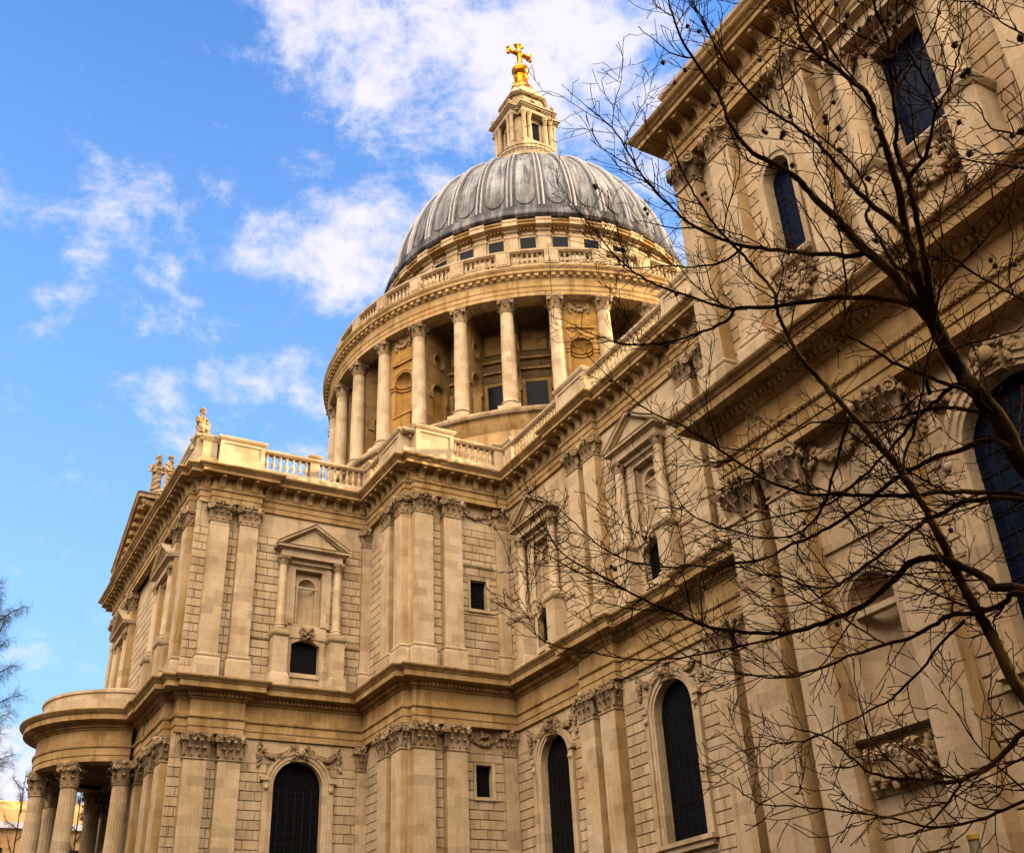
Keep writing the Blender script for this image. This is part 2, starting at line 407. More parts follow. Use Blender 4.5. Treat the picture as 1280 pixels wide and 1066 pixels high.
# ------------------------------------------------------------------ walls of channelled masonry
def wall(name, M, u0, u1, z0, z1, holes, blocks, plains, seed=0, label=None):
    """front of the stones at y=0 of the frame, grimy joint backing at y=-0.07"""
    rnd = random.Random(seed); mb = MB(); yb = -0.07
    us = sorted(set([u0, u1]+[h[0] for h in holes]+[h[1] for h in holes])); zs = sorted(set([z0, z1]+[h[2] for h in holes]+[h[3] for h in holes]))
    for i in range(len(us)-1):
        for j in range(len(zs)-1):
            cu, cz = (us[i]+us[i+1])/2, (zs[j]+zs[j+1])/2
            if any(h[0] < cu < h[1] and h[2] < cz < h[3] for h in holes): continue
            mb.quad((us[i], yb, zs[j]), (us[i+1], yb, zs[j]), (us[i+1], yb, zs[j+1]), (us[i], yb, zs[j+1]), 1)
    for (a, b, c, d) in plains: mb.box(a, b, yb+0.001, 0, c, d, 0)
    g, ch = 0.011, 0.024
    for (a, b, c, d) in blocks:
        n0, n1 = math.floor(c/COURSE), math.ceil(d/COURSE)
        for k in range(n0, n1):
            za, zb = max(c, k*COURSE), min(d, (k+1)*COURSE)
            if zb-za < 0.12: continue
            L = 1.15; off = (k % 2)*0.5*L+rnd.uniform(-.06, .06)
            cuts = [a]; x = a+off if off > 0.35 else a+L
            while x < b-0.3: cuts.append(x+rnd.uniform(-.12, .12)); x += L
            cuts.append(b)
            for p, q in zip(cuts, cuts[1:]):
                if q-p < 0.1: continue
                A = [(p+g, yb, za+g), (q-g, yb, za+g), (q-g, yb, zb-g), (p+g, yb, zb-g)]
                e = rnd.uniform(-.006, .006)
                B = [(p+g+ch, e, za+g+ch), (q-g-ch, e, za+g+ch), (q-g-ch, e, zb-g-ch), (p+g+ch, e, zb-g-ch)]
                mb.add(A+B, [(4, 5, 6, 7), (0, 1, 5, 4), (1, 2, 6, 5), (2, 3, 7, 6), (3, 0, 4, 7)], 0)
    o = part(name, mb, [STONE, JOINT], cathedral, M)
    if label: o['label'] = label
    return o

# ------------------------------------------------------------------ capitals, pilasters, columns
def leaf(mb, cx, cy, ang, z0, z1, w, curl, M=None):
    """acanthus leaf rising from (cx,cy), leaning outwards along ang (0 = +y)"""
    prof = [(0.0, 0.015), (0.35, 0.05), (0.7, 0.10), (0.92, 0.6*curl+0.06), (1.0, curl), (0.90, curl*1.35), (0.80, curl*1.25)]
    wid = [0.8, 1.0, 1.0, 0.85, 0.6, 0.4, 0.12]
    sa, ca = math.sin(ang), math.cos(ang); vs = []
    for (t, o), k in zip(prof, wid):
        for e in (-1, 0, 1):
            oo = o + (0.035 if e == 0 else 0.0); x = e*w*0.5*k
            vs.append((cx + x*ca + oo*sa, cy - x*sa + oo*ca, z0+(z1-z0)*t))
    fs = []
    for i in range(len(prof)-1):
        for j in range(2): fs.append((i*3+j, i*3+j+1, i*3+j+4, i*3+j+3))
    mb.add(vs, fs, 0, M)
def volute(mb, c, r, ang, th):
    """scroll disc with a raised spiral, axis along ang (0 = +y)"""
    M = Matrix.Translation(c) @ Matrix.Rotation(-ang, 4, 'Z') @ Matrix.Rotation(-math.pi/2, 4, 'X')
    mb.lathe([(0.0, th*.5), (r*.28, th*.62), (r*.36, th*.3), (r*.62, th*.25), (r*.72, th*.6), (r*.92, th*.55), (r, th*.2), (r, -th*.5)], 12, M=M)
def capital_pil(w, d, h, corinth):
    mb = MB(); x = w/2; i_ = .10
    mb.sweep([(-x, 0), (-x, d), (x, d), (x, 0)], [(-.2, -.12), (.05, -.11), (.07, -.07), (.05, -.02), (-.2, -.01)])
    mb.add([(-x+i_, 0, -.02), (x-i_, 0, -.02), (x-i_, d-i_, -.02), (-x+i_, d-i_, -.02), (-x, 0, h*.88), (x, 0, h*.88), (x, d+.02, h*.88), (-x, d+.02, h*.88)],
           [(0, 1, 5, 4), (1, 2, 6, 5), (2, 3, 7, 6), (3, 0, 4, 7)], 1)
    for i in range(3): leaf(mb, -x+.04+(w-.08)*(i+.5)/3, d-i_+.02, 0, -.02, h*.42, w/3*.86, .27)
    k = 4
    for i in range(k): leaf(mb, -x+.06+(w-.12)*i/(k-1), d-.04, 0, h*.10, h*.70, w/3*.80, .34)
    for sg in (-1, 1):
        leaf(mb, sg*(x-i_), d*.55, sg*math.pi/2, 0, h*.42, d*.7, .25)
        leaf(mb, sg*(x-.04), d*.25, sg*math.pi/2, h*.1, h*.68, d*.45, .3)
        leaf(mb, sg*(x-.04), d*.85, sg*math.pi/2, h*.1, h*.70, d*.45, .3)
        r = h*(.15 if corinth else .20)
        volute(mb, (sg*(x+.06), d+.20, h*(.77 if corinth else .70)), r, sg*math.pi/4.5, .2)
        volute(mb, (sg*(x+.16), d*.55, h*(.77 if corinth else .70)), r*.9, sg*math.pi/2, .18)
        if corinth:
            volute(mb, (sg*w*.15, d+.16, h*.73), h*.11, sg*.2, .14)
            leaf(mb, sg*w*.32, d, 0, h*.34, h*.88, w*.20, .34)
    if not corinth:
        for i in range(7): mb.ball((-x*.62+1.24*x*i/6, d+.15, h*.72), .085, 6, 4)
    mb.ball((0, d+.26, h*.94), h*.13, 7, 5)
    mb.ball((0, d+.30, h*.80), h*.07, 6, 4)
    m = 6; X = x*1.22; pts = [(-X, 0), (-X, d+.22)]+[(-X*.84+1.68*X*i/m, d+.10+.10*(2*i/m-1)**2) for i in range(m+1)]+[(X, d+.22), (X, 0)]
    n = len(pts)
    mb.add([(p, q, h*.88) for p, q in pts]+[(p*1.03, q*1.03, h) for p, q in pts], [tuple(range(n)), tuple(range(2*n-1, n-1, -1))]+[((i+1) % n, i, n+i, n+(i+1) % n) for i in range(n)])
    return mb
def capital_col(r, h, n=8):
    mb = MB()
    mb.lathe([(r*.98, -.06), (r*1.06, -.04), (r*1.06, .02), (r*.95, .04), (r*.98, h*.5), (r*1.15, h*.8), (r*1.35, h*.88)], 20)
    for k in range(n):
        a = 2*math.pi*k/n
        leaf(mb, r*.95*math.sin(a), r*.95*math.cos(a), a, 0, h*.40, 2*math.pi*r/n*.82, r*.50)
        a += math.pi/n
        leaf(mb, r*1.0*math.sin(a), r*1.0*math.cos(a), a, h*.1, h*.70, 2*math.pi*r/n*.78, r*.62)
    for k in range(4):
        a = math.pi/4+k*math.pi/2
        for e in (-.3, .3):
            volute(mb, (r*1.42*math.sin(a+e*.6), r*1.42*math.cos(a+e*.6), h*.76), h*.16, a+e*2.6, .13)
        a = k*math.pi/2
        mb.ball((r*1.28*math.sin(a), r*1.28*math.cos(a), h*.93), h*.1, 6, 4)
        for e in (-.22, .22):
            volute(mb, (r*1.16*math.sin(a+e), r*1.16*math.cos(a+e), h*.72), h*.09, a+e, .1)
    q = r*1.38; p = []
    for k in range(4):
        a = math.pi/4+k*math.pi/2
        for e in (-.10, .10): p.append((q*1.26*math.sin(a+e), q*1.26*math.cos(a+e)))
        b = a+math.pi/4; p.append((q*.93*math.sin(b), q*.93*math.cos(b)))
    m = len(p)
    mb.add([(x, y, h*.88) for x, y in p]+[(x*1.05, y*1.05, h) for x, y in p], [tuple(range(m-1, -1, -1)), tuple(range(m, 2*m))]+[(i, (i+1) % m, m+(i+1) % m, m+i) for i in range(m)])
    return mb
def pil_shaft(w, d, z0, zcb, base):
    mb = MB(); x = w/2; h = base
    a, b = z0+h, zcb-.08
    mb.quad((-x, d, a), (-x, d, b), (x, d, b), (x, d, a))
    for e in (-x, x): mb.quad((e, 0, a), (e, 0, b), (e, d, b), (e, d, a), 1)
    # attic base mouldings
    pr = [(0.0, z0+h), (.05, z0+h), (.09, z0+h-.06), (.09, z0+h-.14), (.05, z0+h-.2), (.05, z0+h-.26), (.14, z0+h-.32), (.16, z0+h-.42), (.16, z0+h-.55), (.16, z0)]
    path = [(-x, 0), (-x, d), (x, d), (x, 0)]
    mb.sweep(path, pr[::-1]+[(0, z0+h)], mat=0)
    return mb
_pm = {}
def pilaster(frame, plane, u, lower, w=1.4, d=0.5, corner=False):
    key = (lower, w, d)
    if key not in _pm:
        z0, zc, hc, b = (2.0, Z_LCB, Z_LCT-Z_LCB, 1.6) if lower else (Z_UB, Z_UCB, Z_UCT-Z_UCB, 1.75)
        _pm[key] = (pil_shaft(w, d, z0, zc, b).mesh('pilaster', [STONE, STAINED]), capital_pil(w, d, hc, lower).mesh('capital', [CARVE, BELL_SHADE], 40), zc)
    a, c, zc = _pm[key]
    p = obj('pilaster', a, cathedral, frame(plane-d if frame is frame_n else plane+d, u, 0))
    obj('capital', c, p, Matrix.Translation((0, 0, zc)))
    return p

# wall planes: pilaster front, wall front
P_N, W_N = 17.30, 16.75        # nave (faces north)
P_T, W_T = -14.20, -13.70      # transept (faces west)
P_B, W_B = -20.98, -20.40      # bastion in the angle, west face
P_BN, W_BN = 24.85, 24.40      # bastion, north face
P_F, W_F = 37.45, 36.95        # transept front (faces north)
P_K, W_K = 26.83, 26.20        # west chapel (faces north)
X_K = -54.40                   # east end of the chapel

def recess_niche(mb, hw, zb, zs, depth_y, y0, n=12, shell=False, mat=0, slope=0.0):
    """concave half cylinder with quarter-sphere head"""
    vs = []; m = 10
    for i in range(m+1):
        a = math.pi*i/m; x, y = -hw*math.cos(a), -hw*.85*math.sin(a)
        vs += [(x, y0+y, zb), (x, y0+y, zs)]
    mb.add(vs, [(2*i, 2*i+2, 2*i+3, 2*i+1) for i in range(m)], mat)
    vs = []
    for j in range(n+1):
        e = math.pi/2*j/n
        for i in range(m+1):
            a = math.pi*i/m; k = math.cos(e)
            rr = hw*(1+(0.05*math.cos(a*18) if shell else 0))
            vs.append((-rr*math.cos(a)*k, y0-rr*.85*math.sin(a)*k, zs+hw*math.sin(e)))
    mb.add(vs, [(j*(m+1)+i, j*(m+1)+i+1, (j+1)*(m+1)+i+1, (j+1)*(m+1)+i) for j in range(n) for i in range(m)], mat)
    mb.add([(-hw*math.cos(math.pi*i/m), y0-hw*.85*math.sin(math.pi*i/m), zb) for i in range(m+1)], [tuple(range(m, -1, -1))], mat)
def blob_cluster(mb, c, sx, sy, sz, n, r, rnd):
    for _ in range(n):
        a = (c[0]+rnd.uniform(-sx, sx), c[1]+rnd.uniform(0, sy), c[2]+rnd.uniform(-sz, sz))
        mb.ball(a, r*rnd.uniform(.6, 1.25), 6, 4, sz=rnd.uniform(.7, 1.3))
def garland(mb, p0, p1, sag, y, rnd, r=.14, n=26):
    for i in range(n):
        t = i/(n-1); k = 4*t*(1-t)
        x = p0[0]+(p1[0]-p0[0])*t; z = p0[1]+(p1[1]-p0[1])*t-sag*k
        for _ in range(3): mb.ball((x+rnd.uniform(-.08, .08), y+rnd.uniform(0, .16), z+rnd.uniform(-.09, .09)), r*(.55+.5*k)*rnd.uniform(.7, 1.2), 6, 4)
        if rnd.random() < .5: leaf(mb, x, y+.08, 0, z, z+.2, .16, .12)
    for p in (p0, p1):
        for i in range(9): mb.ball((p[0]+rnd.uniform(-.1, .1), y+rnd.uniform(0, .16), p[1]+.1-.1*i), .12*rnd.uniform(.6, 1.2), 6, 4)
# ---- aedicule with blind niche over a small window (upper order of nave and transept)
def seg_arch(hw, z, rise, n=8): return [(-hw+2*hw*i/n, z+rise*(1-(2*i/n-1)**2)) for i in range(n+1)]
def pediment(mb, hw, z0, zt, y0, y1):
    """entablature and triangular pediment between z0 and the apex zt"""
    e = z0+.62
    mb.box(-hw+.42, hw-.42, y0, y1-.28, z0, e-.16)
    pr = [(0, e-.16), (.10, e-.14), (.14, e-.06), (.36, e-.04), (.36, e+.08), (.44, e+.16), (0, e+.16)]
    k = y1-.30
    mb.sweep([(-hw+.40, y0), (-hw+.40, k), (hw-.40, k), (hw-.40, y0)], pr)
    zb = e+.16
    mb.prism_y([(-hw+.5, zb-.02), (hw-.5, zb-.02), (0, zt-.30)], y0, k-.02)
    for s in (-1, 1):
        prof = [(y0, -.30), (k+.04, -.30), (k+.10, -.22), (k+.34, -.2), (k+.34, -.06), (k+.44, .02), (y0, .02)]
        a, b = (s*(hw+.02), zb+.02), (0, zt)
        n = len(prof)
        vs = [(a[0], y, a[1]+z+.12) for y, z in prof]+[(b[0], y, b[1]+z) for y, z in prof]
        fs = [(i, (i+1) % n, n+(i+1) % n, n+i) for i in range(n)]+[tuple(range(n))]
        if s > 0: fs = [tuple(reversed(f)) for f in fs]
        mb.add(vs, fs)
def aed_meshes():
    M = {}; rnd = random.Random(3)
    mb = MB()
    # shouldered architrave around the blind opening
    mb.archsweep(.98, 30.98, 27.0, [(0, -.45), (0, .06), (.20, .06), (.22, .12), (.36, .14), (.36, -.02)], flat=True)
    # reveal back with arch opening for the niche
    y = -.45
    for sg in (-1, 1): mb.quad((sg*.98, y, 27.0), (sg*.62, y, 27.0), (sg*.62, y, 29.9), (sg*.98, y, 29.9))
    for sg in (-1, 1):
        n = 10; arc = [(sg*.62*math.cos(math.pi/2*i/n), y, 29.9+.62*math.sin(math.pi/2*i/n)) for i in range(n+1)]
        out = [(sg*(.98-.98*max(0, (i/n-.5)*2)), y, 29.9+min(1, i/n*2)*1.08) for i in range(n+1)]
        for i in range(n): mb.quad(arc[i], arc[i+1], out[i+1], out[i])
    recess_niche(mb, .62, 27.0, 29.9, .5, y)
    mb.archsweep(.62, 29.9, 27.0, [(0, y), (.0, y+.07), (.12, y+.07), (.12, y)])
    mb.box(-.80, .80, y, y+.10, 29.78, 29.92)
    mb.box(-1.0, 1.0, y, -.05, 26.85, 27.08)
    pediment(mb, 2.62, 31.62, 34.15, -.06, .95)
    mb.box(-1.75, 1.75, -.06, .30, 31.30, 31.64)
    for sg in (-1, 1): mb.box(sg*1.35-(.25 if sg < 0 else 0), sg*1.35+(0 if sg < 0 else .25), -.06, .12, 26.9, 31.3)
    mb.box(-1.4, 1.4, -.06, .10, 26.05, 26.86)
    M['aedicule'] = mb.mesh('aedicule', [STONE], 35)
    mb = MB(); r = .31
    mb.lathe([(.42, 26.30), (.46, 26.36), (.46, 26.46), (.38, 26.52), (.36, 26.58), (.40, 26.64), (.34, 26.72), (r, 26.8), (r*1.0, 28.5), (r*.86, 31.0)], 16)
    mb.box(-.46, .46, -.46, .46, 26.15, 26.31)
    M['column'] = mb.mesh('column', [STONE], 40)
    M['capital'] = capital_col(.28, .60, 6).mesh('capital', [CARVE], 40)
    mb = MB()
    mb.box(-.50, .50, -.06, .86, 23.35, 25.82)
    mb.sweep([(-.50, -.06), (-.50, .86), (.50, .86), (.50, -.06)], [(0, 25.8), (.05, 25.82), (.12, 25.92), (.16, 26.0), (.16, 26.12), (0, 26.16)])
    mb.box(-.5, .5, -.06, .86, 26.1, 26.15)
    mb.sweep([(-.50, -.06), (-.50, .86), (.50, .86), (.50, -.06)], [(.14, 22.46), (.14, 23.1), (.08, 23.3), (0, 23.36)])
    M['pedestal'] = mb.mesh('pedestal', [STONE], 35)
    mb = MB()
    top = seg_arch(.98, 25.62, .36)
    path = [(-.98, 23.65)]+top+[(.98, 23.65)]
    for a, b in zip(path, path[1:]): mb.quad((a[0], -.5, a[1]), (b[0], -.5, b[1]), (b[0], .04, b[1]), (a[0], .04, a[1]))
    for a, b in zip(top, top[1:]): mb.quad((a[0], .04, a[1]), (b[0], .04, b[1]), (b[0], .04, 26.06), (a[0], .04, 26.06))
    mb.box(-1.05, 1.05, -.5, .10, 23.35, 23.65)
    M['window'] = mb.mesh('small_window', [STONE])
    mb = MB()
    mb.add([(x, -.42, z) for x, z in path], [tuple(range(len(path)))])
    M['glass'] = mb.mesh('glass', [GLASS])
    mb = MB()
    for i in range(1, 7): mb.box(-.98+1.96*i/7-.012, -.98+1.96*i/7+.012, -.40, -.37, 23.65, 25.62+.36*(1-(2*i/7-1)**2))
    for i in range(1, 8): mb.box(-.98, .98, -.405, -.375, 23.65+i*.26-.012, 23.65+i*.26+.012)
    M['grille'] = mb.mesh('grille', [IRON])
    mb = MB(); blob_cluster(mb, (0, .12, 26.35), .42, .24, .38, 46, .11, rnd)
    for sg in (-1, 1): volute(mb, (sg*.38, .22, 26.55), .17, 0, .14)
    for i in range(6): leaf(mb, -.4+.16*i, .2, 0, 26.0+.03*abs(i-2.5), 26.4, .16, .14)
    mb.ball((0, .3, 26.5), .2, 8, 6)
    M['cartouche'] = mb.mesh('cartouche', [CARVE], 40)
    return M
AED = aed_meshes()
def aedicule(frame, plane, u):
    a = obj('aedicule', AED['aedicule'], cathedral, frame(plane, u, 0))
    for sg in (-1, 1):
        obj('pedestal', AED['pedestal'], a, Matrix.Translation((sg*1.98, 0, 0)))
        obj('column', AED['column'], a, Matrix.Translation((sg*1.98, .40, 0)))
        obj('capital', AED['capital'], a, Matrix.Translation((sg*1.98, .40, 31.02)))
    obj('cartouche', AED['cartouche'], a)
    w = obj('small_window', AED['window'], cathedral, frame(plane, u, 0))
    obj('glass', AED['glass'], w); obj('grille', AED['grille'], w)
AED_HOLES = lambda u: [(u-.98, u+.98, 26.9, 30.98), (u-.98, u+.98, 23.65, 26.06)]

# ---- tall arched window of the lower order
def arch_meshes(hw, ztop, zb):
    zs = ztop-hw; rnd = random.Random(11); M = {}
    mb = MB()
    mb.archsweep(hw, zs, zb, [(0, -.55), (0, .05), (.14, .05), (.17, .12), (.36, .12), (.40, .20), (.56, .22), (.58, -.04)], 28)
    mb.spandrel(hw, zs, ztop, -.03, 20)
    for sg in (-1, 1):
        x = sg*(hw+.36)
        mb.box(min(x, x+sg*.34), max(x, x+sg*.34), -.05, .22, zb, zs+.30)
        mb.box(min(x, x+sg*.52), max(x, x+sg*.52), -.05, .30, zs+.28, zs+.52)
        mb.ball((x+sg*.14, .26, zs-.15), .16, 8, 5)
    M['frame'] = mb.mesh('arched_window', [STONE], 35)
    mb = MB()
    pts = [(-hw, zb)]+[(-hw*math.cos(math.pi*i/24), zs+hw*math.sin(math.pi*i/24)) for i in range(25)]+[(hw, zb)]
    mb.add([(x, -.46, z) for x, z in pts], [tuple(range(len(pts)))])
    M['pts'] = pts
    M['glass'] = mb.mesh('glass', [GLASS]); M['blue'] = mb.mesh('glass', [BLUEGLASS])
    mb = MB()
    for i in range(1, 6):
        x = -hw+2*hw*i/6; mb.box(x-.016, x+.016, -.455, -.42, zb, zs)
    for i in range(int((zs-zb)/.62)+1): mb.box(-hw, hw, -.45, -.425, zb+i*.62-.013, zb+i*.62+.013)
    for k in (.45, .75): mb.tube([(-hw*k*math.cos(math.pi*i/16), -.41, zs+hw*k*math.sin(math.pi*i/16)) for i in range(17)], .015, 4)
    for i in range(1, 8):
        a = math.pi*i/8; mb.tube([(hw*.2*math.cos(a), -.41, zs+hw*.2*math.sin(a)), (hw*math.cos(a), -.41, zs+hw*math.sin(a))], .015, 4)
    M['glazing'] = mb.mesh('glazing_bar', [IRON])
    mb = MB()
    mb.prism_y([(-.28, ztop-.10), (.28, ztop-.10), (.42, ztop+.86), (-.42, ztop+.86)], -.05, .34)
    blob_cluster(mb, (0, .30, ztop+.42), .30, .16, .34, 26, .10, rnd)
    mb.ball((0, .42, ztop+.45), .26, 9, 7, sz=1.2)
    for sg in (-1, 1): volute(mb, (sg*.36, .30, ztop+.78), .17, 0, .16)
    M['keystone'] = mb.mesh('keystone', [CARVE], 40)
    for sg in (-1, 1):
        mb = MB()
        garland(mb, (sg*.55, ztop+.75), (sg*(hw+1.02), ztop+.72), .62, .03, rnd)
        for i in range(7): mb.ball((sg*(hw+1.05)+rnd.uniform(-.1, .1), .1, ztop+.4-.14*i), .12*rnd.uniform(.7, 1.2), 6, 4)
        M['garland%d' % sg] = mb.mesh('garland', [CARVE], 40)
    mb = MB()
    mb.box(-hw-.75, hw+.75, -.05, .42, zb-.22, zb); mb.box(-hw-.62, hw+.62, -.05, .28, zb-.5, zb-.22)
    M['sill'] = mb.mesh('sill', [STONE])
    return M
AR = arch_meshes(1.62, 17.98, 9.95)
def arched_window(frame, plane, u, A, blue=False):
    w = obj('arched_window', A['frame'], cathedral, frame(plane, u, 0))
    for k in ('glazing', 'keystone', 'garland1', 'garland-1', 'sill'): obj({'glazing': 'glazing_bar'}.get(k, k.rstrip('-1')), A[k], w)
    obj('glass', A['blue' if blue else 'glass'], w)
    return w

# ------------------------------------------------------------------ entablatures
def ent_low(o=0.0):
    return [(-.4, 19.15), (0, 19.15), (0, 19.55), (.05, 19.55), (.05, 20.02), (.12, 20.06), (.16, 20.16), (.16, 20.24), (.0, 20.26), (.0, 21.18), (.10, 21.22), (.14, 21.34),
            (.30, 21.36), (.30, 21.56), (.36, 21.58), (.42, 21.68), (.98, 21.70), (.98, 22.04), (1.04, 22.06), (1.10, 22.14), (1.24, 22.24), (1.30, 22.32), (1.30, 22.38), (.2, 22.46), (-.4, 22.46)]
def ent_up():
    return [(-.4, 34.85), (0, 34.85), (0, 35.22), (.06, 35.22), (.06, 35.58), (.12, 35.62), (.18, 35.72), (.18, 35.80), (.02, 35.82), (.02, 36.50), (.12, 36.56), (.95, 36.58),
            (.95, 36.82), (1.02, 36.84), (1.10, 36.92), (1.24, 37.00), (1.30, 37.08), (1.30, 37.14), (.3, 37.20), (-.4, 37.20)]
def jog(path_pts): return path_pts
ENT_MAIN = [(-54.2, 16.92), (-44.6, 16.92), (-44.6, 17.34), (-41.4, 17.34), (-41.4, 16.92), (-32.98, 16.92), (-32.98, 17.34), (-29.35, 17.34), (-29.35, 16.92),
            (-20.98, 16.92), (-20.98, 24.25), (-20.50, 24.25), (-20.50, 24.75), (-13.86, 24.75), (-13.86, 32.85), (-14.24, 32.85), (-14.24, 36.30), (-13.86, 36.30), (-13.86, 37.02),
            (-12.9, 37.02), (-12.9, 37.50), (-7.1, 37.50), (-7.1, 37.62), (7.1, 37.62), (7.1, 37.50), (12.9, 37.50), (12.9, 37.02), (13.86, 37.02), (13.86, 24.0)]
ENT_CHAP = [(-84, 26.85), (-54.35, 26.85), (-54.35, 25.3), (-54.75, 25.3), (-54.75, 16.9)]
# dentils (egg and dart course) and the carved band under the frieze: rows along each straight run
def runs(path, lo=0.5):
    for a, b in zip(path, path[1:]):
        dx, dy = b[0]-a[0], b[1]-a[1]; L = math.hypot(dx, dy)
        if L >= lo: yield a, (dx/L, dy/L), L
for pth in (ENT_MAIN, ENT_CHAP):
    inn = lambda pr: [(-.75, z) if o == -.4 and pth is ENT_CHAP else (o, z) for o, z in pr]
    dl, eg = MB().sweep(pth, inn(ent_low())), MB().sweep(pth, inn(ent_up()))
    for a, d, L in runs(pth, .4):
        M = Matrix(((d[0], -d[1], 0, a[0]), (d[1], d[0], 0, a[1]), (0, 0, 1, 0), (0, 0, 0, 1)))
        n = int((L-.1)/.26)
        for i in range(n):
            x = .1+.26*i; dl.box(x, x+.15, .29, .44, 21.38, 21.56, 0, M)
        n = int(L/.20)
        for i in range(n):
            x = .08+.20*i; eg.ball((x, .14, 35.70), .075, 5, 4, M=M, mat=1); dl.box(x, x+.10, .12, .19, 20.08, 20.17, 0, M)
    part('upper_entablature', eg, [MOULD, CARVE], cathedral)
    part('lower_entablature', dl, MOULD, cathedral)
# brackets carrying the upper cornice
bm = MB()
prof = [(0, 0), (.16, 0), (.20, .08), (.20, .30), (.27, .46), (.42, .58), (.66, .60), (.78, .66), (.78, .74), (0, .74)]
bm.prism_x(prof, -.20, .20)
for x in (-.12, 0, .12): bm.prism_x([(.16, .02), (.23, .08), (.23, .30), (.30, .44), (.44, .55), (.44, .6), (.16, .6)], x-.03, x+.03)
bm.ball((0, .74, .64), .10, 7, 5)
BR = bm.mesh('bracket', [STAINED], 35)
for pth in (ENT_MAIN, ENT_CHAP):
    for a, d, L in runs(pth, .44):
        if d[1] < -.5 and a[0] > 0: continue
        n = max(1, round(L/1.02)); st = L/n
        for i in range(n):
            x = st*(i+.5); w = Vector((a[0]+d[0]*x, a[1]+d[1]*x, 35.84))
            if w.x < -80: continue
            if -54 < w.x < -45: continue
            M = Matrix(((d[0], -d[1], 0, w.x-d[1]*.02), (d[1], d[0], 0, w.y+d[0]*.02), (0, 0, 1, w.z), (0, 0, 0, 1)))
            obj('bracket', BR, cathedral, M)

# ------------------------------------------------------------------ nave: two bays seen
hN = []
for u in (-25.0, -37.0): hN += AED_HOLES(u)+[(u-1.62, u+1.62, 9.95, 17.98)]
plN, blN = [], []
def fill(bl, pl, ua, ub, upper=True, lower=True):
    ua -= .14; ub += .14
    if upper: bl.append((ua, ub, 23.4, 33.06)); pl.append((ua, ub, 33.06, 34.9)); pl.append((ua, ub, 22.4, 23.4))
    if lower: bl.append((ua, ub, 2.0, 17.67)); pl.append((ua, ub, 17.67, 19.2))
def bay(bl, pl, ua, ub, u):
    """masonry of one bay between ua and ub, leaving the aedicule and the window free"""
    ua -= .14; ub += .14
    for a, b in ((ua, u-1.36), (u+1.36, ub)):
        bl.append((a, b, 23.4, 33.06)); pl.append((a, b, 22.4, 23.4))
    pl.append((ua, u-2.0, 33.06, 34.9)); pl.append((u+2.0, ub, 33.06, 34.9)); pl.append((u-2.0, u+2.0, 33.06, 34.9))
    pl.append((u-1.36, u+1.36, 31.2, 33.06))
    for a, b, c, d in ((u-1.36, u-.98, 22.4, 31.2), (u+.98, u+1.36, 22.4, 31.2), (u-.98, u+.98, 22.4, 23.65), (u-.98, u+.98, 26.06, 26.9)): pl.append((a, b, c, d))
    for a, b in ((ua, u-2.1), (u+2.1, ub)):
        bl.append((a, b, 2.0, 17.67))
    pl.append((ua, u-1.62, 17.67, 19.2)); pl.append((u+1.62, ub, 17.67, 19.2)); pl.append((u-1.62, u+1.62, 17.99, 19.2))
    bl.append((u-2.1, u+2.1, 2.0, 9.4))
    # string course at pedestal height
bay(blN, plN, -29.6, -20.4, -25.0); bay(blN, plN, -41.6, -32.8, -37.0)
for a in ((-31.5, -30.8), (-43.4, -42.7)): fill(blN, plN, *a)
fill(blN, plN, -54.4, -44.8)
wall('nave_wall', frame_n(W_N), -54.5, -20.3, 0, 37.0, hN, blN, plN, 1)
for u in (-30.20, -32.14, -42.05, -44.0): pilaster(frame_n, P_N, u, False, 1.36, .55)
for u in (-29.60, -31.75, -41.95, -44.1): pilaster(frame_n, P_N, u, True, 1.5, .6)
for u in (-25.0, -37.0):
    aedicule(frame_n, W_N, u); arched_window(frame_n, W_N, u, AR)
def string_course(M, ua, ub): 
    mb = MB(); mb.prism_x([(-.02, 25.68), (.03, 25.70), (.09, 25.80), (.10, 25.92), (-.02, 25.98)], ua, ub)
    part('string_course', mb, STONE, cathedral, M)
for a, b in ((-29.5, -27.5), (-22.5, -20.98), (-34.5, -32.84), (-41.4, -39.5)): string_course(frame_n(W_N), a, b)

# ------------------------------------------------------------------ bastion in the angle of nave and transept
def rect_window(frame, plane, u, z0, z1, hw, hood=False):
    mb = MB(); zc = z1
    mb.archsweep(hw, z1, z0, [(0, -.45), (0, .05), (.16, .07), (.20, .10), (.20, -.03)], flat=True)
    mb.box(-hw-.24, hw+.24, -.45, .12, z0-.20, z0)
    if hood: mb.prism_x([(-.03, z1+.86), (.05, z1+.88), (.16, z1+1.0), (.18, z1+1.08), (-.03, z1+1.12)], -hw-.45, hw+.45)
    w = part('rectangular_window', mb, STONE, cathedral, frame(plane, u, 0))
    g = MB(); g.quad((-hw, -.38, z0), (hw, -.38, z0), (hw, -.38, z1), (-hw, -.38, z1)); part('glass', g, GLASS, w)
    g = MB()
    for i in range(1, 5): g.box(-hw+2*hw*i/5-.015, -hw+2*hw*i/5+.015, -.36, -.33, z0, z1)
    for i in range(1, 8): g.box(-hw, hw, -.365, -.335, z0+(z1-z0)*i/8-.015, z0+(z1-z0)*i/8+.015)
    part('grille', g, IRON, w)
bl, pl = [], []
uB = 19.17
bl += [(24.4, 16.75, 0, 0)][:0]
for a, b in ((22.0, 22.8),): fill(bl, pl, a, b)
for (a, b, za, zb) in ((16.7, 20.75, 23.4, 27.0), (16.7, uB-.66, 27.0, 29.5), (uB+.66, 20.75, 27.0, 29.5), (16.7, 20.75, 29.5, 33.06), (16.7, 20.75, 2.0, 14.8), (16.7, uB-.58, 14.8, 17.1), (uB+.58, 20.75, 14.8, 17.1), (16.7, 20.75, 17.1, 17.67)): bl.append((a, b, za, zb))
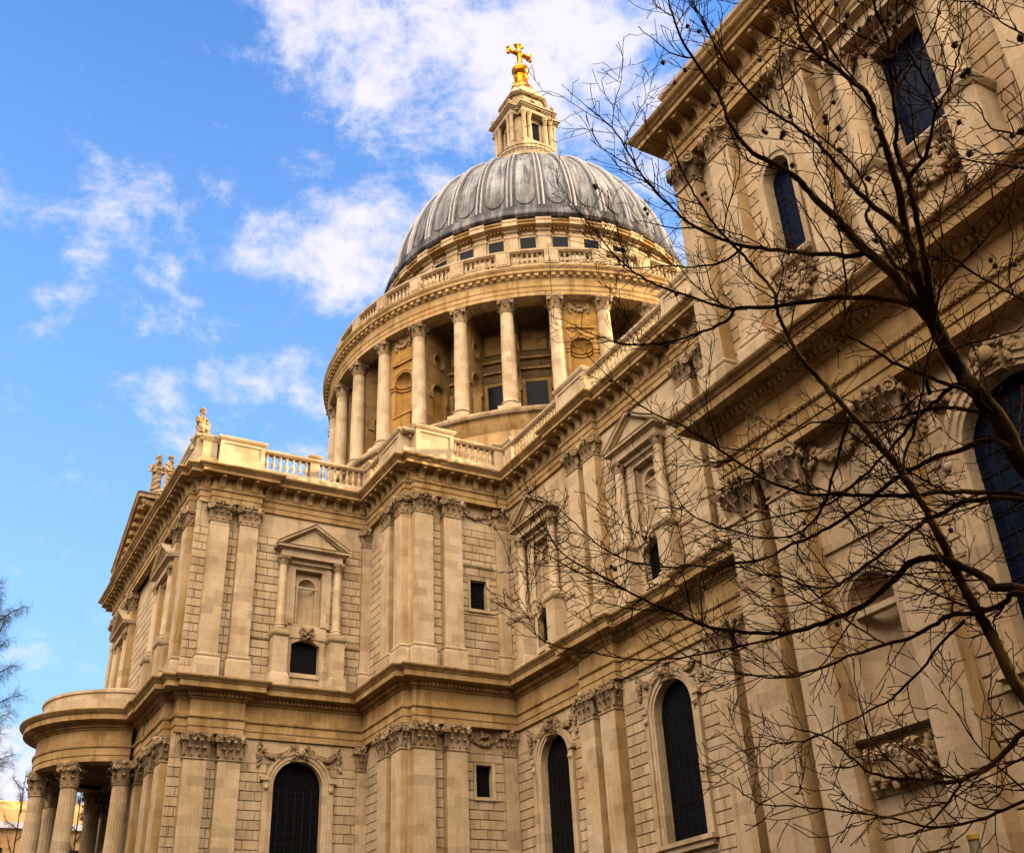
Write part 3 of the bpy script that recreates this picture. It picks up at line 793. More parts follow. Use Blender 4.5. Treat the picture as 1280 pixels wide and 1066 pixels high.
pl += [(16.7, 20.75, 33.06, 34.9), (16.7, 20.75, 22.4, 23.4), (16.7, 20.75, 17.67, 19.2), (22.8, 24.4, 2, 19.2), (22.8, 24.4, 22.4, 34.9)]
wall('bastion_wall', frame_w(W_B), 16.6, 24.4, 0, 37.0, [(uB-.66, uB+.66, 27.2, 29.3), (uB-.58, uB+.58, 15.0, 16.95)], bl, pl, 2)
rect_window(frame_w, W_B, uB, 27.2, 29.3, .62, True)
rect_window(frame_w, W_B, uB, 15.0, 16.95, .56)
for u in (23.5, 21.30): pilaster(frame_w, P_B, u, False, 1.36, .55)
for u in (23.5, 21.30): pilaster(frame_w, P_B, u, True, 1.42, .58)
for lw in (False, True): pilaster(frame_w, W_B-.18, 17.28, lw, .95, .2)
bl, pl = [], []
fill(bl, pl, -18.95, -18.3); fill(bl, pl, -16.9, -13.6); pl.append((-20.4, -18.9, 2, 34.9))
wall('bastion_wall', frame_n(W_BN), -20.4, -13.5, 0, 37.0, [], bl, pl, 3)
for u in (-19.72, -17.55):
    pilaster(frame_n, P_BN, u, False, 1.36, .46); pilaster(frame_n, P_BN, u, True, 1.42, .46)
mb = MB()
rnd = random.Random(5)
garland(mb, (20.3, 34.45), (18.2, 34.45), .5, .02, rnd, .12, 20)
part('garland', mb, CARVE, cathedral, frame_w(W_B), 40)
mb = MB()
garland(mb, (20.2, 18.95), (18.2, 18.95), .75, .02, rnd, .15, 20); blob_cluster(mb, (19.2, .05, 18.75), .3, .2, .2, 14, .12, rnd)
part('garland', mb, CARVE, cathedral, frame_w(W_B), 40)

# ------------------------------------------------------------------ transept, west side
bl, pl = [], []
uT = 28.95
bay(bl, pl, 24.3, 32.9, uT); fill(bl, pl, 34.1, 34.95); fill(bl, pl, 36.2, 37.0)
wall('transept_wall', frame_w(W_T), 24.2, 37.0, 0, 37.0, AED_HOLES(uT)+[(uT-1.62, uT+1.62, 9.95, 17.98)], bl, pl, 4)
for u in (35.57, 33.56): pilaster(frame_w, P_T, u, False, 1.30, .5)
for u in (35.66, 33.57): pilaster(frame_w, P_T, u, True, 1.42, .5)
for lw in (False, True): pilaster(frame_w, W_T-.2, 24.62, lw, .95, .2)
aedicule(frame_w, W_T, uT); arched_window(frame_w, W_T, uT, AR)
for a, b in ((31.4, 32.9), (25.1, 26.5)): string_course(frame_w(W_T), a, b)

mb = MB(); mb.tube([(34.55, .12, z) for z in (2, 19.0)]+[(34.55, .50, 19.1), (34.55, .50, 21.3), (34.55, 1.72, 21.7), (34.55, 1.78, 22.4), (34.55, .1, 22.5), (34.55, .12, 34.8), (34.55, .62, 34.9), (34.55, .66, 36.5)], .009, 5)
part('lightning_conductor', mb, IRON, cathedral, frame_w(W_T))

# ------------------------------------------------------------------ transept front with pediment and portico
bl, pl = [], []
for a, b in ((-13.65, -11.7), (-10.45, -9.8), (-8.5, 8.5), (9.8, 10.45), (11.7, 13.6)): fill(bl, pl, a, b)
wall('transept_front_wall', frame_n(W_F), -13.7, 13.7, 0, 37.0, [], bl, pl, 6)
for u in (-12.1, -9.2, -5.4, 5.4, 9.2, 12.1):
    pilaster(frame_n, P_F, u, False, 1.30, .5); pilaster(frame_n, P_F, u, True, 1.42, .5)
for u in (-7.3, 7.3):
    aedicule(frame_n, W_F+.02, u)
w = MB(); w.quad((13.7, 37, 0), (13.7, 18, 0), (13.7, 18, 37), (13.7, 37, 37))
part('transept_wall', w, STONE, cathedral)
mb = MB()
hw, zb, zt = 7.0, 37.18, 41.55; yb, yf = 36.0, 38.05
mb.prism_y([(-hw+.4, zb), (hw-.4, zb), (0, zt-.5)], yb, yf-.35)
for s in (-1, 1):
    pr = [(yb, -.55), (yf+.05, -.55), (yf+.15, -.42), (yf+.80, -.40), (yf+.80, -.14), (yf+.95, .0), (yb, .02)]
    n = len(pr); vs = [(s*(hw+1.1), y, zb+z+.42) for y, z in pr]+[(0, y, zt+z) for y, z in pr]
    fs = [(i, (i+1) % n, n+(i+1) % n, n+i) for i in range(n)]+[tuple(range(n))]
    if s > 0: fs = [tuple(reversed(f)) for f in fs]
    mb.add(vs, fs, 0)
    for i in range(9):
        t = (i+.6)/9.6; x = s*(hw+.5)*(1-t); z = zb-.18+(zt-zb-.36)*t
        mb.box(x-.2, x+.2, yf-.3, yf+.62, z-.32, z+.02)
part('pediment', mb, MOULD, cathedral)
mb = MB()
for s in (-1, 1):
    mb.add([(s*8.2, 30.5, 37.58), (s*8.2, 38.9, 37.58), (0, 38.9, 41.6), (0, 30.5, 41.6)], [(0, 1, 2, 3) if s < 0 else (3, 2, 1, 0)])
part('pediment_roof', mb, SLATE, cathedral)

# semicircular portico
PC = (0.0, 37.9)
def arcpath(r, a0=0, a1=180, n=48): return [(PC[0]+r*math.cos(R(a1-(a1-a0)*i/n)), PC[1]+r*math.sin(R(a1-(a1-a0)*i/n))) for i in range(n+1)]
por = thing_port = None
p_ent = MB(); rp = 5.3
p_ent.sweep(arcpath(rp), [(-1.3, 19.15)]+ent_low()[1:-1]+[(-1.3, 22.46)])
portico = part('portico', p_ent, MOULD, cathedral, smooth=35)
mb = MB(); mb.sweep(arcpath(rp-.15), [(-.5, 22.40), (.35, 22.40), (.35, 22.62), (.10, 22.70), (.10, 23.70), (.20, 23.78), (.20, 23.96), (-.3, 24.05)])
mb.lathe([(0.01, 25.2), (2.5, 24.9), (rp-.3, 24.02)], 40, 0, 180, c=(PC[0], PC[1], 0))
part('blocking_course', mb, STONE, portico, smooth=35)
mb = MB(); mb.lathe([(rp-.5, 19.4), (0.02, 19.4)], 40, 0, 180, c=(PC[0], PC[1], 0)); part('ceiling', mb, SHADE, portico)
def fluted(r, z0, z1, nf=20, r2=None):
    mb = MB(); k = nf*4; vs = []; r2 = r2 or r*.86; zs = [z0+(z1-z0)*i/6 for i in range(7)]
    for i, z in enumerate(zs):
        t = i/6; rr = r if t < .33 else r+(r2-r)*((t-.33)/.67)
        for j in range(k): 
            a = 2*math.pi*j/k; q = rr*(1-(.055 if j % 4 in (1, 2) else (.03 if j % 4 == 3 else 0)))
            vs.append((q*math.cos(a), q*math.sin(a), z))
    mb.add(vs, [(i*k+j, i*k+(j+1) % k, (i+1)*k+(j+1) % k, (i+1)*k+j) for i in range(6) for j in range(k)])
    mb.lathe([(r*1.0, z0), (r*1.12, z0-.05), (r*1.28, z0-.2), (r*1.14, z0-.32), (r*1.16, z0-.4), (r*1.38, z0-.52), (r*1.38, z0-.62)], 24)
    mb.box(-r*1.4, r*1.4, -r*1.4, r*1.4, z0-.95, z0-.62)
    return mb
fm = fluted(.62, 4.6, Z_LCB).mesh('column', [STONE], 60)
fcap = capital_col(.56, Z_LCT-Z_LCB).mesh('capital', [CARVE], 40)
for a in (3, 43, 90, 137, 177):
    rr = 4.75 if 3 < a < 177 else 5.0
    o = obj('column', fm, portico, Matrix.Translation((PC[0]+rr*math.cos(R(a)), PC[1]+rr*math.sin(R(a)), 0)) @ Matrix.Rotation(R(a-90), 4, 'Z'))
    o2 = obj('capital', fcap, portico, Matrix.Translation((PC[0]+rr*math.cos(R(a)), PC[1]+rr*math.sin(R(a)), Z_LCB)) @ Matrix.Rotation(R(a-90), 4, 'Z'))
mb = MB()
for i in range(9): mb.lathe([(rp+1.2+i*.38, 3.6-i*.4), (rp+1.2+i*.38, 3.6-(i+1)*.4)], 40, 0, 180, c=(PC[0], PC[1], 0)); mb.lathe([(.02, 3.6-i*.4), (rp+1.2+i*.38, 3.6-i*.4)], 40, 0, 180, c=(PC[0], PC[1], 0))
part('steps', mb, STONE, portico)
# door case inside the portico
mb = MB()
mb.box(-2.4, 2.4, W_F, W_F+.45, 3.6, 12.5); mb.box(-2.9, 2.9, W_F, W_F+.9, 12.5, 13.3)
mb.prism_y([(-2.9, 13.3), (2.9, 13.3), (0, 14.8)], W_F, W_F+.9)
for s in (-1, 1): mb.box(s*4.1-.7, s*4.1+.7, W_F, W_F+.4, 3.6, 11)
dc = part('doorcase', mb, STONE, portico)
mb = MB(); mb.box(-1.5, 1.5, W_F+.40, W_F+.47, 3.6, 10.2); part('door', mb, plain_mat('oak_door', (.06, .035, .02), .6), dc)

# ------------------------------------------------------------------ balustrades over the upper cornice
BAL = MB().lathe([(.10, 0), (.13, .0), (.13, .10), (.08, .14), (.075, .20), (.14, .36), (.155, .50), (.12, .66), (.075, .86), (.07, .94), (.11, .98), (.11, 1.03), (.08, 1.08), (.13, 1.14), (.13, 1.22), (.0, 1.22)], 10).mesh('baluster', [STONE], 50)
BO = .30     # the balustrade stands this far outside the frieze line
pth = [(-54.2, 16.92+BO), (-20.98-BO, 16.92+BO), (-20.98-BO, 24.75+BO), (-13.86-BO, 24.75+BO), (-13.86-BO, 37.02+BO), (13.9, 37.02+BO)]
mb = MB()
mb.sweep(pth, [(-.45, 37.16), (.22, 37.16), (.22, 37.80), (.14, 37.86), (.10, 37.95), (.10, 38.02), (-.33, 38.02), (-.45, 37.9)])
bal = part('balustrade', mb, STONE, cathedral)
mb = MB(); mb.sweep(pth, [(-.36, 39.26), (.10, 39.26), (.14, 39.32), (.20, 39.36), (.22, 39.52), (.05, 39.60), (-.30, 39.60), (-.42, 39.5), (-.40, 39.36)])
part('rail', mb, STONE, bal)
def pedestal(a, b, ext, zt=39.86, panel=True):
    """solid pier along a straight run from a to b (plan, on the balustrade line)"""
    L = math.hypot(b[0]-a[0], b[1]-a[1]); d = ((b[0]-a[0])/L, (b[1]-a[1])/L)
    M = Matrix(((d[0], -d[1], 0, a[0]), (d[1], d[0], 0, a[1]), (0, 0, 1, 0), (0, 0, 0, 1)))
    m = MB(); e = ext
    m.box(0, L, -.5, e, 37.95, zt-.34)
    if panel and L > 1.6:
        m.box(.0, .28, e, e+.07, 37.95, zt-.34); m.box(L-.28, L, e, e+.07, 37.95, zt-.34); m.box(.28, L-.28, e, e+.07, 37.95, 38.25); m.box(.28, L-.28, e, e+.07, zt-.56, zt-.34)
    m.box(-.04, L+.04, -.54, e+.12, 37.16, 37.98)
    m.sweep([(0, -.5), (0, e+.07), (L, e+.07), (L, -.5), (0, -.5)], [(0, zt-.34), (.05, zt-.32), (.12, zt-.22), (.16, zt-.14), (.16, zt-.04), (0, zt)], caps=False)
    m.add([(0, -.5, zt), (L, -.5, zt), (L, e+.07, zt), (0, e+.07, zt)], [(0, 1, 2, 3)])
    part('pedestal', m, STONE, bal, M)
xB_, yN_, yB_, xT_, yF_ = -20.98-BO, 16.92+BO, 24.75+BO, -13.86-BO, 37.02+BO
pedestal((-32.9, yN_), (-29.45, yN_), .36); pedestal((-44.5, yN_), (-41.5, yN_), .36)
pedestal((-22.6, yN_), (-21.6, yN_), .08)
pedestal((xB_, 21.45), (xB_, 24.35), .30); pedestal((xB_, 17.3), (xB_, 18.0), .08)
pedestal((-20.8, yB_), (-17.2, yB_), .16, 39.75); pedestal((-15.2, yB_), (-14.3, yB_), .08)
pedestal((xT_, 32.95), (xT_, 36.15), .30); pedestal((xT_, 36.3), (xT_, 37.3), .12, 39.75); pedestal((xT_, 28.75), (xT_, 29.45), .08); pedestal((xT_, 24.9), (xT_, 25.3), .08)
pedestal((-14.1, yF_), (-7.4, yF_), .30)
pedestal((7.4, yF_), (14.1, yF_), .30)
def balusters(a, b):
    L = math.hypot(b[0]-a[0], b[1]-a[1]); n = int(L/.43)
    for i in range(n):
        t = (i+.5)/n
        obj('baluster', BAL, bal, Matrix.Translation((a[0]+(b[0]-a[0])*t, a[1]+(b[1]-a[1])*t, 38.03)))
nN = yN_-.1
balusters((-29.4, nN), (-22.7, nN)); balusters((-41.4, nN), (-33.0, nN))
balusters((xB_+.1, 18.05), (xB_+.1, 21.4)); balusters((-17.1, yB_-.1), (-15.3, yB_-.1))
balusters((xT_+.1, 25.35), (xT_+.1, 28.7)); balusters((xT_+.1, 29.5), (xT_+.1, 32.9))

# roofs behind the screen walls
mb = MB()
mb.quad((-80, -19, 36.2), (-13, -19, 36.2), (-13, 16.9, 36.2), (-80, 16.9, 36.2))
mb.quad((-20.5, 16.9, 36.25), (-13, 16.9, 36.25), (-13, 24.4, 36.25), (-20.5, 24.4, 36.25))
mb.quad((-13.8, -37, 36.3), (14, -37, 36.3), (14, 36.9, 36.3), (-13.8, 36.9, 36.3))
mb.quad((-86, 16.9, 36.2), (-54.7, 16.9, 36.2), (-54.7, 26.1, 36.2), (-86, 26.1, 36.2))
part('flat_roof', mb, ROOF, cathedral)
mb = MB()
mb.quad((-86, -19, 0), (-14, -19, 0), (-14, -19, 39), (-86, -19, 39))
mb.quad((14, 25, 0), (60, 25, 0), (60, 25, 37), (14, 25, 37)); mb.quad((14, 25, 37), (60, 25, 37), (60, -25, 37), (14, -25, 37))
part('south_wall', mb, STONE, cathedral)

# ------------------------------------------------------------------ west chapel (nearest block)
bl, pl = [], []
C1, C2 = -59.5, -65.9
def chap_cols(a, b, za, zb): bl.append((a, b, za, zb))
for a, b in ((-56.6, -55.5), (-63.4, -62.3), (-69.6, -68.4)): fill(bl, pl, a, b, True, False)
for a, b in ((-56.5, -55.8), (-63.4, -62.5), (-69.6, -68.4), (-84, -70.6)): fill(bl, pl, a, b, False, True)
fill(bl, pl, -84, -70.6, True, False)
for a, b in ((-61.3, C1-.72), (C1+.72, -57.7)): bl.append((a, b, 23.4, 33.06))
for a, b in ((-63.4, C2-1.45+1.45-1.55), ): bl.append((C2+1.06, -63.3, 23.4, 33.06))
bl.append((-68.5, C2-1.06, 23.4, 33.06))
pl += [(-61.4, -57.6, 33.06, 34.9), (-61.4, -57.6, 22.4, 23.4), (C1-.72, C1+.72, 31.4, 33.06), (C1-.72, C1+.72, 23.4, 26.4), (-68.4, -63.4, 33.06, 34.9), (-68.4, -63.4, 22.4, 23.4), (C2-1.06, C2+1.06, 31.76, 33.06), (C2-1.06, C2+1.06, 23.4, 26.7)]
# lower storey: niche bay and big window bay
pl += [(-61.5, -57.9, 13.98, 19.2)]
bl += [(-61.5, -57.9, 2.0, 7.4)]
for a, b in ((-61.5, C1-1.0), (C1+1.0, -57.9)): pl.append((a, b, 7.4, 13.98))
pl.append((C1-1.0, C1+1.0, 7.4, 9.3))
bl += [(-68.4, C2-2.4, 2.0, 17.67), (C2+2.4, -63.4, 2.0, 17.67), (C2-2.4, C2+2.4, 2.0, 9.0)]
pl += [(-68.4, C2-1.85, 17.67, 19.2), (C2+1.85, -63.4, 17.67, 19.2), (C2-1.85, C2+1.85, 17.75, 19.2)]
wall('chapel_wall', frame_n(W_K), -84, X_K-.3, 0, 37.0, [(C1-.72, C1+.72, 26.4, 31.4), (C2-1.05, C2+1.05, 26.7, 31.75), (C1-1.0, C1+1.0, 9.3, 13.98), (C2-1.85, C2+1.85, 9.6, 17.7)], bl, pl, 8)
mb = MB(); mb.quad((X_K-.35, W_K, 0), (X_K-.35, 16.8, 0), (X_K-.35, 16.8, 37), (X_K-.35, W_K, 37)); part('chapel_wall', mb, STONE, cathedral)
for u in (-54.98, -57.25, -61.7, -70.15): pilaster(frame_n, P_K, u, False, 1.22, .62)
for u in (-55.15, -57.3, -61.9, -70.0): pilaster(frame_n, P_K, u, True, 1.5, .66)
# corner returns of the first pilasters on the east side
for lw in (False, True): 
    z0, z1 = (2.0, Z_LCB) if lw else (Z_UB, Z_UCB)
    mb = MB(); mb.box(X_K-.6, X_K-.001, 25.5, P_K-.002, z0, z1+1.3); part('corner_pier', mb, STONE, cathedral)
# narrow round-headed window of the upper storey
def small_arch(hw, zt, zb):
    M = {}; zs = zt-hw; mb = MB()
    mb.archsweep(hw, zs, zb, [(0, -.6), (0, .05), (.18, .06), (.22, .12), (.30, .12), (.30, -.03)], 18); mb.spandrel(hw, zs, zt, -.03, 14)
    M['frame'] = mb.mesh('arched_window', [STONE], 35)
    pts = [(-hw, zb)]+[(-hw*math.cos(math.pi*i/20), zs+hw*math.sin(math.pi*i/20)) for i in range(21)]+[(hw, zb)]
    mb = MB(); mb.add([(x, -.5, z) for x, z in pts], [tuple(range(len(pts)))]); M['blue'] = mb.mesh('glass', [BLUEGLASS])
    mb = MB(); mb.prism_x([(-.03, zb-.45), (.15, zb-.42), (.25, zb-.30), (.36, zb-.24), (.42, zb-.1), (.42, zb-.02), (-.5, zb)], -hw-.35, hw+.35)
    M['sill'] = mb.mesh('sill', [STONE])
    mb = MB(); rnd = random.Random(21); blob_cluster(mb, (0, .02, zb-1.1), hw*1.0, .22, .6, 90, .12, rnd); garland(mb, (-hw, zb-.6), (hw, zb-.6), .6, .05, rnd, .15, 16)
    M['carving'] = mb.mesh('carved_apron', [CARVE], 40)
    return M
S = small_arch(.72, 31.4, 26.4)
o = obj('arched_window', S['frame'], cathedral, frame_n(W_K, C1, 0)); obj('glass', S['blue'], o); obj('sill', S['sill'], o); obj('carved_apron', S['carving'], o)
# pedimented window of the upper storey
mb = MB()
mb.archsweep(1.05, 31.75, 26.7, [(0, -.6), (0, .05), (.22, .06), (.26, .14), (.44, .16), (.46, -.03)], flat=True)
pediment(mb, 2.95, 32.35, 34.6, -.06, 1.05)
mb.box(-1.6, 1.6, -.05, .3, 32.1, 32.4)
cw = part('pedimented_window', mb, STONE, cathedral, frame_n(W_K, C2, 0), 35)
g = MB(); g.quad((-1.05, -.5, 26.7), (1.05, -.5, 26.7), (1.05, -.5, 31.75), (-1.05, -.5, 31.75)); part('glass', g, BLUEGLASS, cw)
mb = MB(); mb.prism_x([(-.5, 26.28), (.15, 26.28), (.25, 26.4), (.36, 26.46), (.42, 26.6), (.42, 26.68), (-.5, 26.7)], -1.5, 1.5); part('sill', mb, STONE, cw)
mb = MB(); rnd = random.Random(22); blob_cluster(mb, (0, .02, 25.5), 1.2, .25, .62, 150, .13, rnd); garland(mb, (-1.2, 26.0), (1.2, 26.0), .7, .05, rnd, .17, 22); part('carved_apron', mb, CARVE, cw, None, 40)
for sg in (-1, 1):
    mb = MB(); mb.lathe([(.48, 26.95), (.53, 27.02), (.53, 27.12), (.44, 27.2), (.42, 27.28), (.46, 27.34), (.40, 27.42), (.38, 27.5), (.38, 29), (.33, 31.7)], 20); mb.box(-.52, .52, -.52, .52, 26.8, 26.96)
    part('column', mb, STONE, cw, Matrix.Translation((sg*2.05, .42, 0)), 40)
    obj('capital', AED['capital'], cw, Matrix.Translation((sg*2.05, .42, 31.72)) @ Matrix.Diagonal((1.15, 1.15, 1.05, 1)))
    mb = MB(); mb.box(-.58, .58, -.06, .95, 22.5, 26.45); mb.sweep([(-.58, -.06), (-.58, .95), (.58, .95), (.58, -.06)], [(0, 26.4), (.06, 26.44), (.14, 26.56), (.18, 26.64), (.18, 26.76), (0, 26.8)]); mb.box(-.58, .58, -.06, .95, 26.7, 26.79)
    part('pedestal', mb, STONE, cw, Matrix.Translation((sg*2.05, 0, 0)))
# lower niche with carved relief
mb = MB(); hw = .96; zs = 13.98-hw
for a, b, c, d in ((-1.0, 1.0, 9.0, 9.3),): mb.box(a-.45, b+.45, -.06, .42, c, d)
mb.prism_x([(-.05, 9.0), (.1, 8.85), (.1, 8.7), (-.05, 8.7)], -1.3, 1.3)
mb.archsweep(hw, zs, 9.3, [(0, -.3), (0, .04), (.10, .05), (.13, .12), (.28, .14), (.30, -.05)], 22)
mb.spandrel(hw, zs, 13.98, -.03, 14)
recess_niche(mb, hw, 9.3, zs, 1, -.02)
mb.box(-hw, hw, -.5, -.2, zs-.25, zs-.05)
mb.archsweep(1.25, 16.9, 15.35, [(0, -.1), (0, .05), (.2, .06), (.2, -.03)], flat=True); mb.box(-1.45, 1.45, -.06, .08, 15.1, 15.35)
ni = part('niche', mb, STONE, cathedral, frame_n(W_K, C1, 0), 35)
mb = MB(); rnd = random.Random(31)
blob_cluster(mb, (0, .02, 8.1), 1.2, .3, .55, 170, .13, rnd); garland(mb, (-1.15, 8.6), (1.15, 8.6), .75, .06, rnd, .18, 24)
mb.box(-.3, .3, .1, .42, 7.7, 8.3)
for i in range(24): leaf(mb, rnd.uniform(-1.2, 1.2), .2, 0, rnd.uniform(7.5, 8.3), rnd.uniform(8.3, 8.7), .3, .2)
part('carved_relief', mb, CARVE, ni, None, 40)
AK = arch_meshes(1.85, 17.7, 9.6)
arched_window(frame_n, W_K, C2, AK, True)
# swags between the capitals of the lower chapel order
mb = MB(); garland(mb, (-58.4, 18.9), (-61.0, 18.9), .8, .03, random.Random(41), .17, 26); part('garland', mb, CARVE, cathedral, frame_n(W_K), 40)
# parapet over the chapel
mb = MB(); mb.sweep([(-84, 26.7), (-54.5, 26.7), (-54.5, 16.9)], [(-.5, 37.1), (.18, 37.1), (.18, 37.9), (.05, 38.0), (.05, 39.2), (.12, 39.26), (.22, 39.34), (.25, 39.5), (.1, 39.6), (-.5, 39.6)])
part('parapet', mb, STONE, cathedral)

# ------------------------------------------------------------------ drum, peristyle and dome (axis at the origin)
def ring(name, prof, mats, parent, n=128, smooth=35): return part(name, MB().lathe(prof, n), mats, parent, None, smooth)
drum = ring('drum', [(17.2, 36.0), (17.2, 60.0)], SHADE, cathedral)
ring('stylobate', [(21.7, 36.0), (21.7, 44.4), (21.8, 44.5), (22.0, 44.9), (22.2, 45.3), (22.2, 45.5)], MOULD, drum)
ring('stylobate_edge', [(22.2, 45.5), (22.55, 45.55), (22.62, 45.75), (22.55, 45.98), (16.0, 46.0)], CARVE, drum)
Z_B, Z_PC, Z_PT = 46.0, 55.95, 57.20
mb = MB().lathe([(20.550, 57.200), (22.050, 57.200), (22.050, 57.591), (22.100, 57.609), (22.100, 58.000), (22.140, 58.037), (22.175, 58.130), (22.080, 58.167), (22.080, 58.930), (22.175, 58.986), (22.200, 59.153), (22.225, 59.172),
     (22.425, 59.339), (22.550, 59.358), (22.550, 59.637), (22.600, 59.674), (22.700, 59.850), (22.725, 59.943), (22.700, 60.009), (15.000, 60.083)], 128)
for k in range(192):
    M = Matrix.Rotation(2*math.pi*k/192, 4, 'Z'); mb.box(22.12, 22.45, -.17, .17, 59.02, 59.33, 0, M)
ent = part('peristyle_entablature', mb, MOULD, cathedral, None, 35)
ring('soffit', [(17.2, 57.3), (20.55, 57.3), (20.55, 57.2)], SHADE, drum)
A0 = 84.375
colm = MB().lathe([(.64, .85), (.70, .92), (.78, 1.0), (.78, 1.08), (.70, 1.14)][::-1][:0] + [(.84, .42), (.90, .50), (.90, .62), (.80, .70), (.72, .76), (.72, .86), (.80, .92), (.80, 1.0), (.70, 1.06), (.63, 1.16), (.63, 4.2), (.61, 6.2), (.545, 9.9)], 28)
colm.box(-.95, .95, -.95, .95, 0, .43)
COLM = colm.mesh('peristyle_column', [STONE], 40)
CCAP = capital_col(.56, Z_PT-Z_PC).mesh('capital', [CARVE], 40)
def polar(a, r, z=0.0): return Matrix.Translation((r*math.cos(R(a)), r*math.sin(R(a)), z)) @ Matrix.Rotation(R(a-90), 4, 'Z')   # local +y outwards
for k in range(32):
    a = A0+11.25*k
    o = obj('peristyle_column', COLM, cathedral, polar(a, 21.35, Z_B))
    obj('capital', CCAP, o, Matrix.Translation((0, 0, Z_PC-Z_B)))
# radial piers with arches behind the columns, closed niche bays at every fourth interval
pier = MB()
def radial(mbx):
    """local: y outwards from r=17 (y=0) to y=3.75, x thickness; an arch and an oculus pierce it"""
    t = .34; L = 3.85; hw = .95; yc = 1.95; zs = 52.0-.95; n = 14
    for sx in (-t, t):
        q = lambda p: [(sx, y, z) for y, z in p]
        def face(poly): mbx.add(q(poly), [tuple(range(len(poly)))])
        face([(0, 46), (yc-hw, 46), (yc-hw, zs), (0, zs)]); face([(yc+hw, 46), (L, 46), (L, zs), (yc+hw, zs)])
        for sg in (-1, 1):
            arc = [(yc+sg*hw*math.cos(math.pi/2*i/n), zs+hw*math.sin(math.pi/2*i/n)) for i in range(n+1)]
            edge = 0 if sg < 0 else L
            for i in range(n): face([arc[i], arc[i+1], (edge, arc[i+1][1]), (edge, arc[i][1])])
        zt, zo, ro = zs+hw, 54.6, .62
        face([(0, zt), (L, zt), (L, zo-ro), (0, zo-ro)]); face([(0, zo+ro), (L, zo+ro), (L, 57.3), (0, 57.3)])
        m = 24
        for sg in (-1, 1):
            arc = [(yc+sg*ro*math.sin(math.pi*i/m), zo-ro*math.cos(math.pi*i/m)) for i in range(m+1)]
            edge = 0 if sg < 0 else L
            for i in range(m): face([arc[i], arc[i+1], (edge, arc[i+1][1]), (edge, arc[i][1])])
        s2 = .06 if sx > 0 else -.06
        for rr, zc2, a0, a1 in ((ro, zo, 0, 2*math.pi), (hw, zs, 0, math.pi)):
            ps = [(sx+s2*.4, yc+(rr+.12)*math.cos(a0+(a1-a0)*i/24), zc2+(rr+.12)*math.sin(a0+(a1-a0)*i/24)) for i in range(25)]
            mbx.tube(ps, .10, 5)
        for sg in (-1, 1): mbx.box(min(sx, sx+s2*2), max(sx, sx+s2*2), yc+sg*(hw+.3)-.3, yc+sg*(hw+.3)+.3, zs-.65, zs-.05)
    ring_pts = [(yc+hw*math.cos(math.pi*i/n), zs+hw*math.sin(math.pi*i/n)) for i in range(n+1)]
    path = [(yc+hw, 46)]+ring_pts+[(yc-hw, 46)]
    for a, b in zip(path, path[1:]): mbx.quad((-t, *a), (t, *a), (t, *b), (-t, *b))
    m = 24; ro, zo = .62, 54.6
    cir = [(yc+ro*math.cos(2*math.pi*i/m), zo+ro*math.sin(2*math.pi*i/m)) for i in range(m+1)]
    for a, b in zip(cir, cir[1:]): mbx.quad((-t, *a), (t, *a), (t, *b), (-t, *b))
    mbx.quad((-t, L, 46), (t, L, 46), (t, L, 57.3), (-t, L, 57.3))
radial(pier)
PIER = pier.mesh('radial_pier', [MID_SHADE])
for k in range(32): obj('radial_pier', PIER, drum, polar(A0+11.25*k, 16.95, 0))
# niche bay
nb = MB(); hw = 1.02; zs = 52.4; y0 = 4.05; hb = 1.62
nb.box(-hb-.2, hb+.2, -.2, y0-1.4, 46, 57.25)
for sg in (-1, 1): nb.box(min(sg*hw, sg*(hb+.3)), max(sg*hw, sg*(hb+.3)), y0-1.45, y0, 46.0, zs)
nb.box(-hw, hw, y0-1.45, y0, 46.0, 47.0)
for sg in (-1, 1):
    n = 14; arc = [(sg*hw*math.cos(math.pi/2*i/n), y0, zs+hw*math.sin(math.pi/2*i/n)) for i in range(n+1)]
    for i in range(n): nb.quad(arc[i], arc[i+1], (sg*(hb+.3), y0, arc[i+1][2]), (sg*(hb+.3), y0, arc[i][2]))
nb.box(-hb-.3, hb+.3, y0-.8, y0, zs+hw, 57.2)
recess_niche(nb, hw, 47.0, zs, 1, y0-.01, shell=True)
nb.archsweep(hw, zs, zs-.2, [(0, y0), (0, y0+.06), (.16, y0+.06), (.2, y0+.12), (.36, y0+.12), (.36, y0-.02)], 20)
for z in (51.9, 52.25):
    for sg in (-1, 1): nb.box(min(sg*hw, sg*(hb+.2)), max(sg*hw, sg*(hb+.2)), y0-.05, y0+.10, z, z+.16)
    nb.lathe([(hw*.97, z), (hw*.85, z+.02), (hw*.85, z+.14), (hw*.97, z+.16)], 16, 180, 360, c=(0, y0-.01, 0), sy=.85)
nb.box(-1.05, 1.05, y0-.05, y0+.07, 54.55, 55.55); nb.box(-.85, .85, y0-.05, y0+.11, 54.72, 55.38)
nb.box(-1.2, 1.2, y0-.05, y0+.2, 54.35, 54.52)
nb.box(-.95, .95, y0-.05, y0+.12, 47.3, 49.0); nb.box(-1.1, 1.1, y0-.05, y0+.22, 49.0, 49.15)
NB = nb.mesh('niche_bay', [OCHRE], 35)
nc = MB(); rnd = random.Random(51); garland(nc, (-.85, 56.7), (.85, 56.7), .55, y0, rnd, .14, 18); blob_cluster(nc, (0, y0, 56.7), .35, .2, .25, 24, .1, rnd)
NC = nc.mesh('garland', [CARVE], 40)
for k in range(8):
    o = obj('niche_bay', NB, drum, polar(112.5+45*k, 16.95, 0)); obj('garland', NC, o)
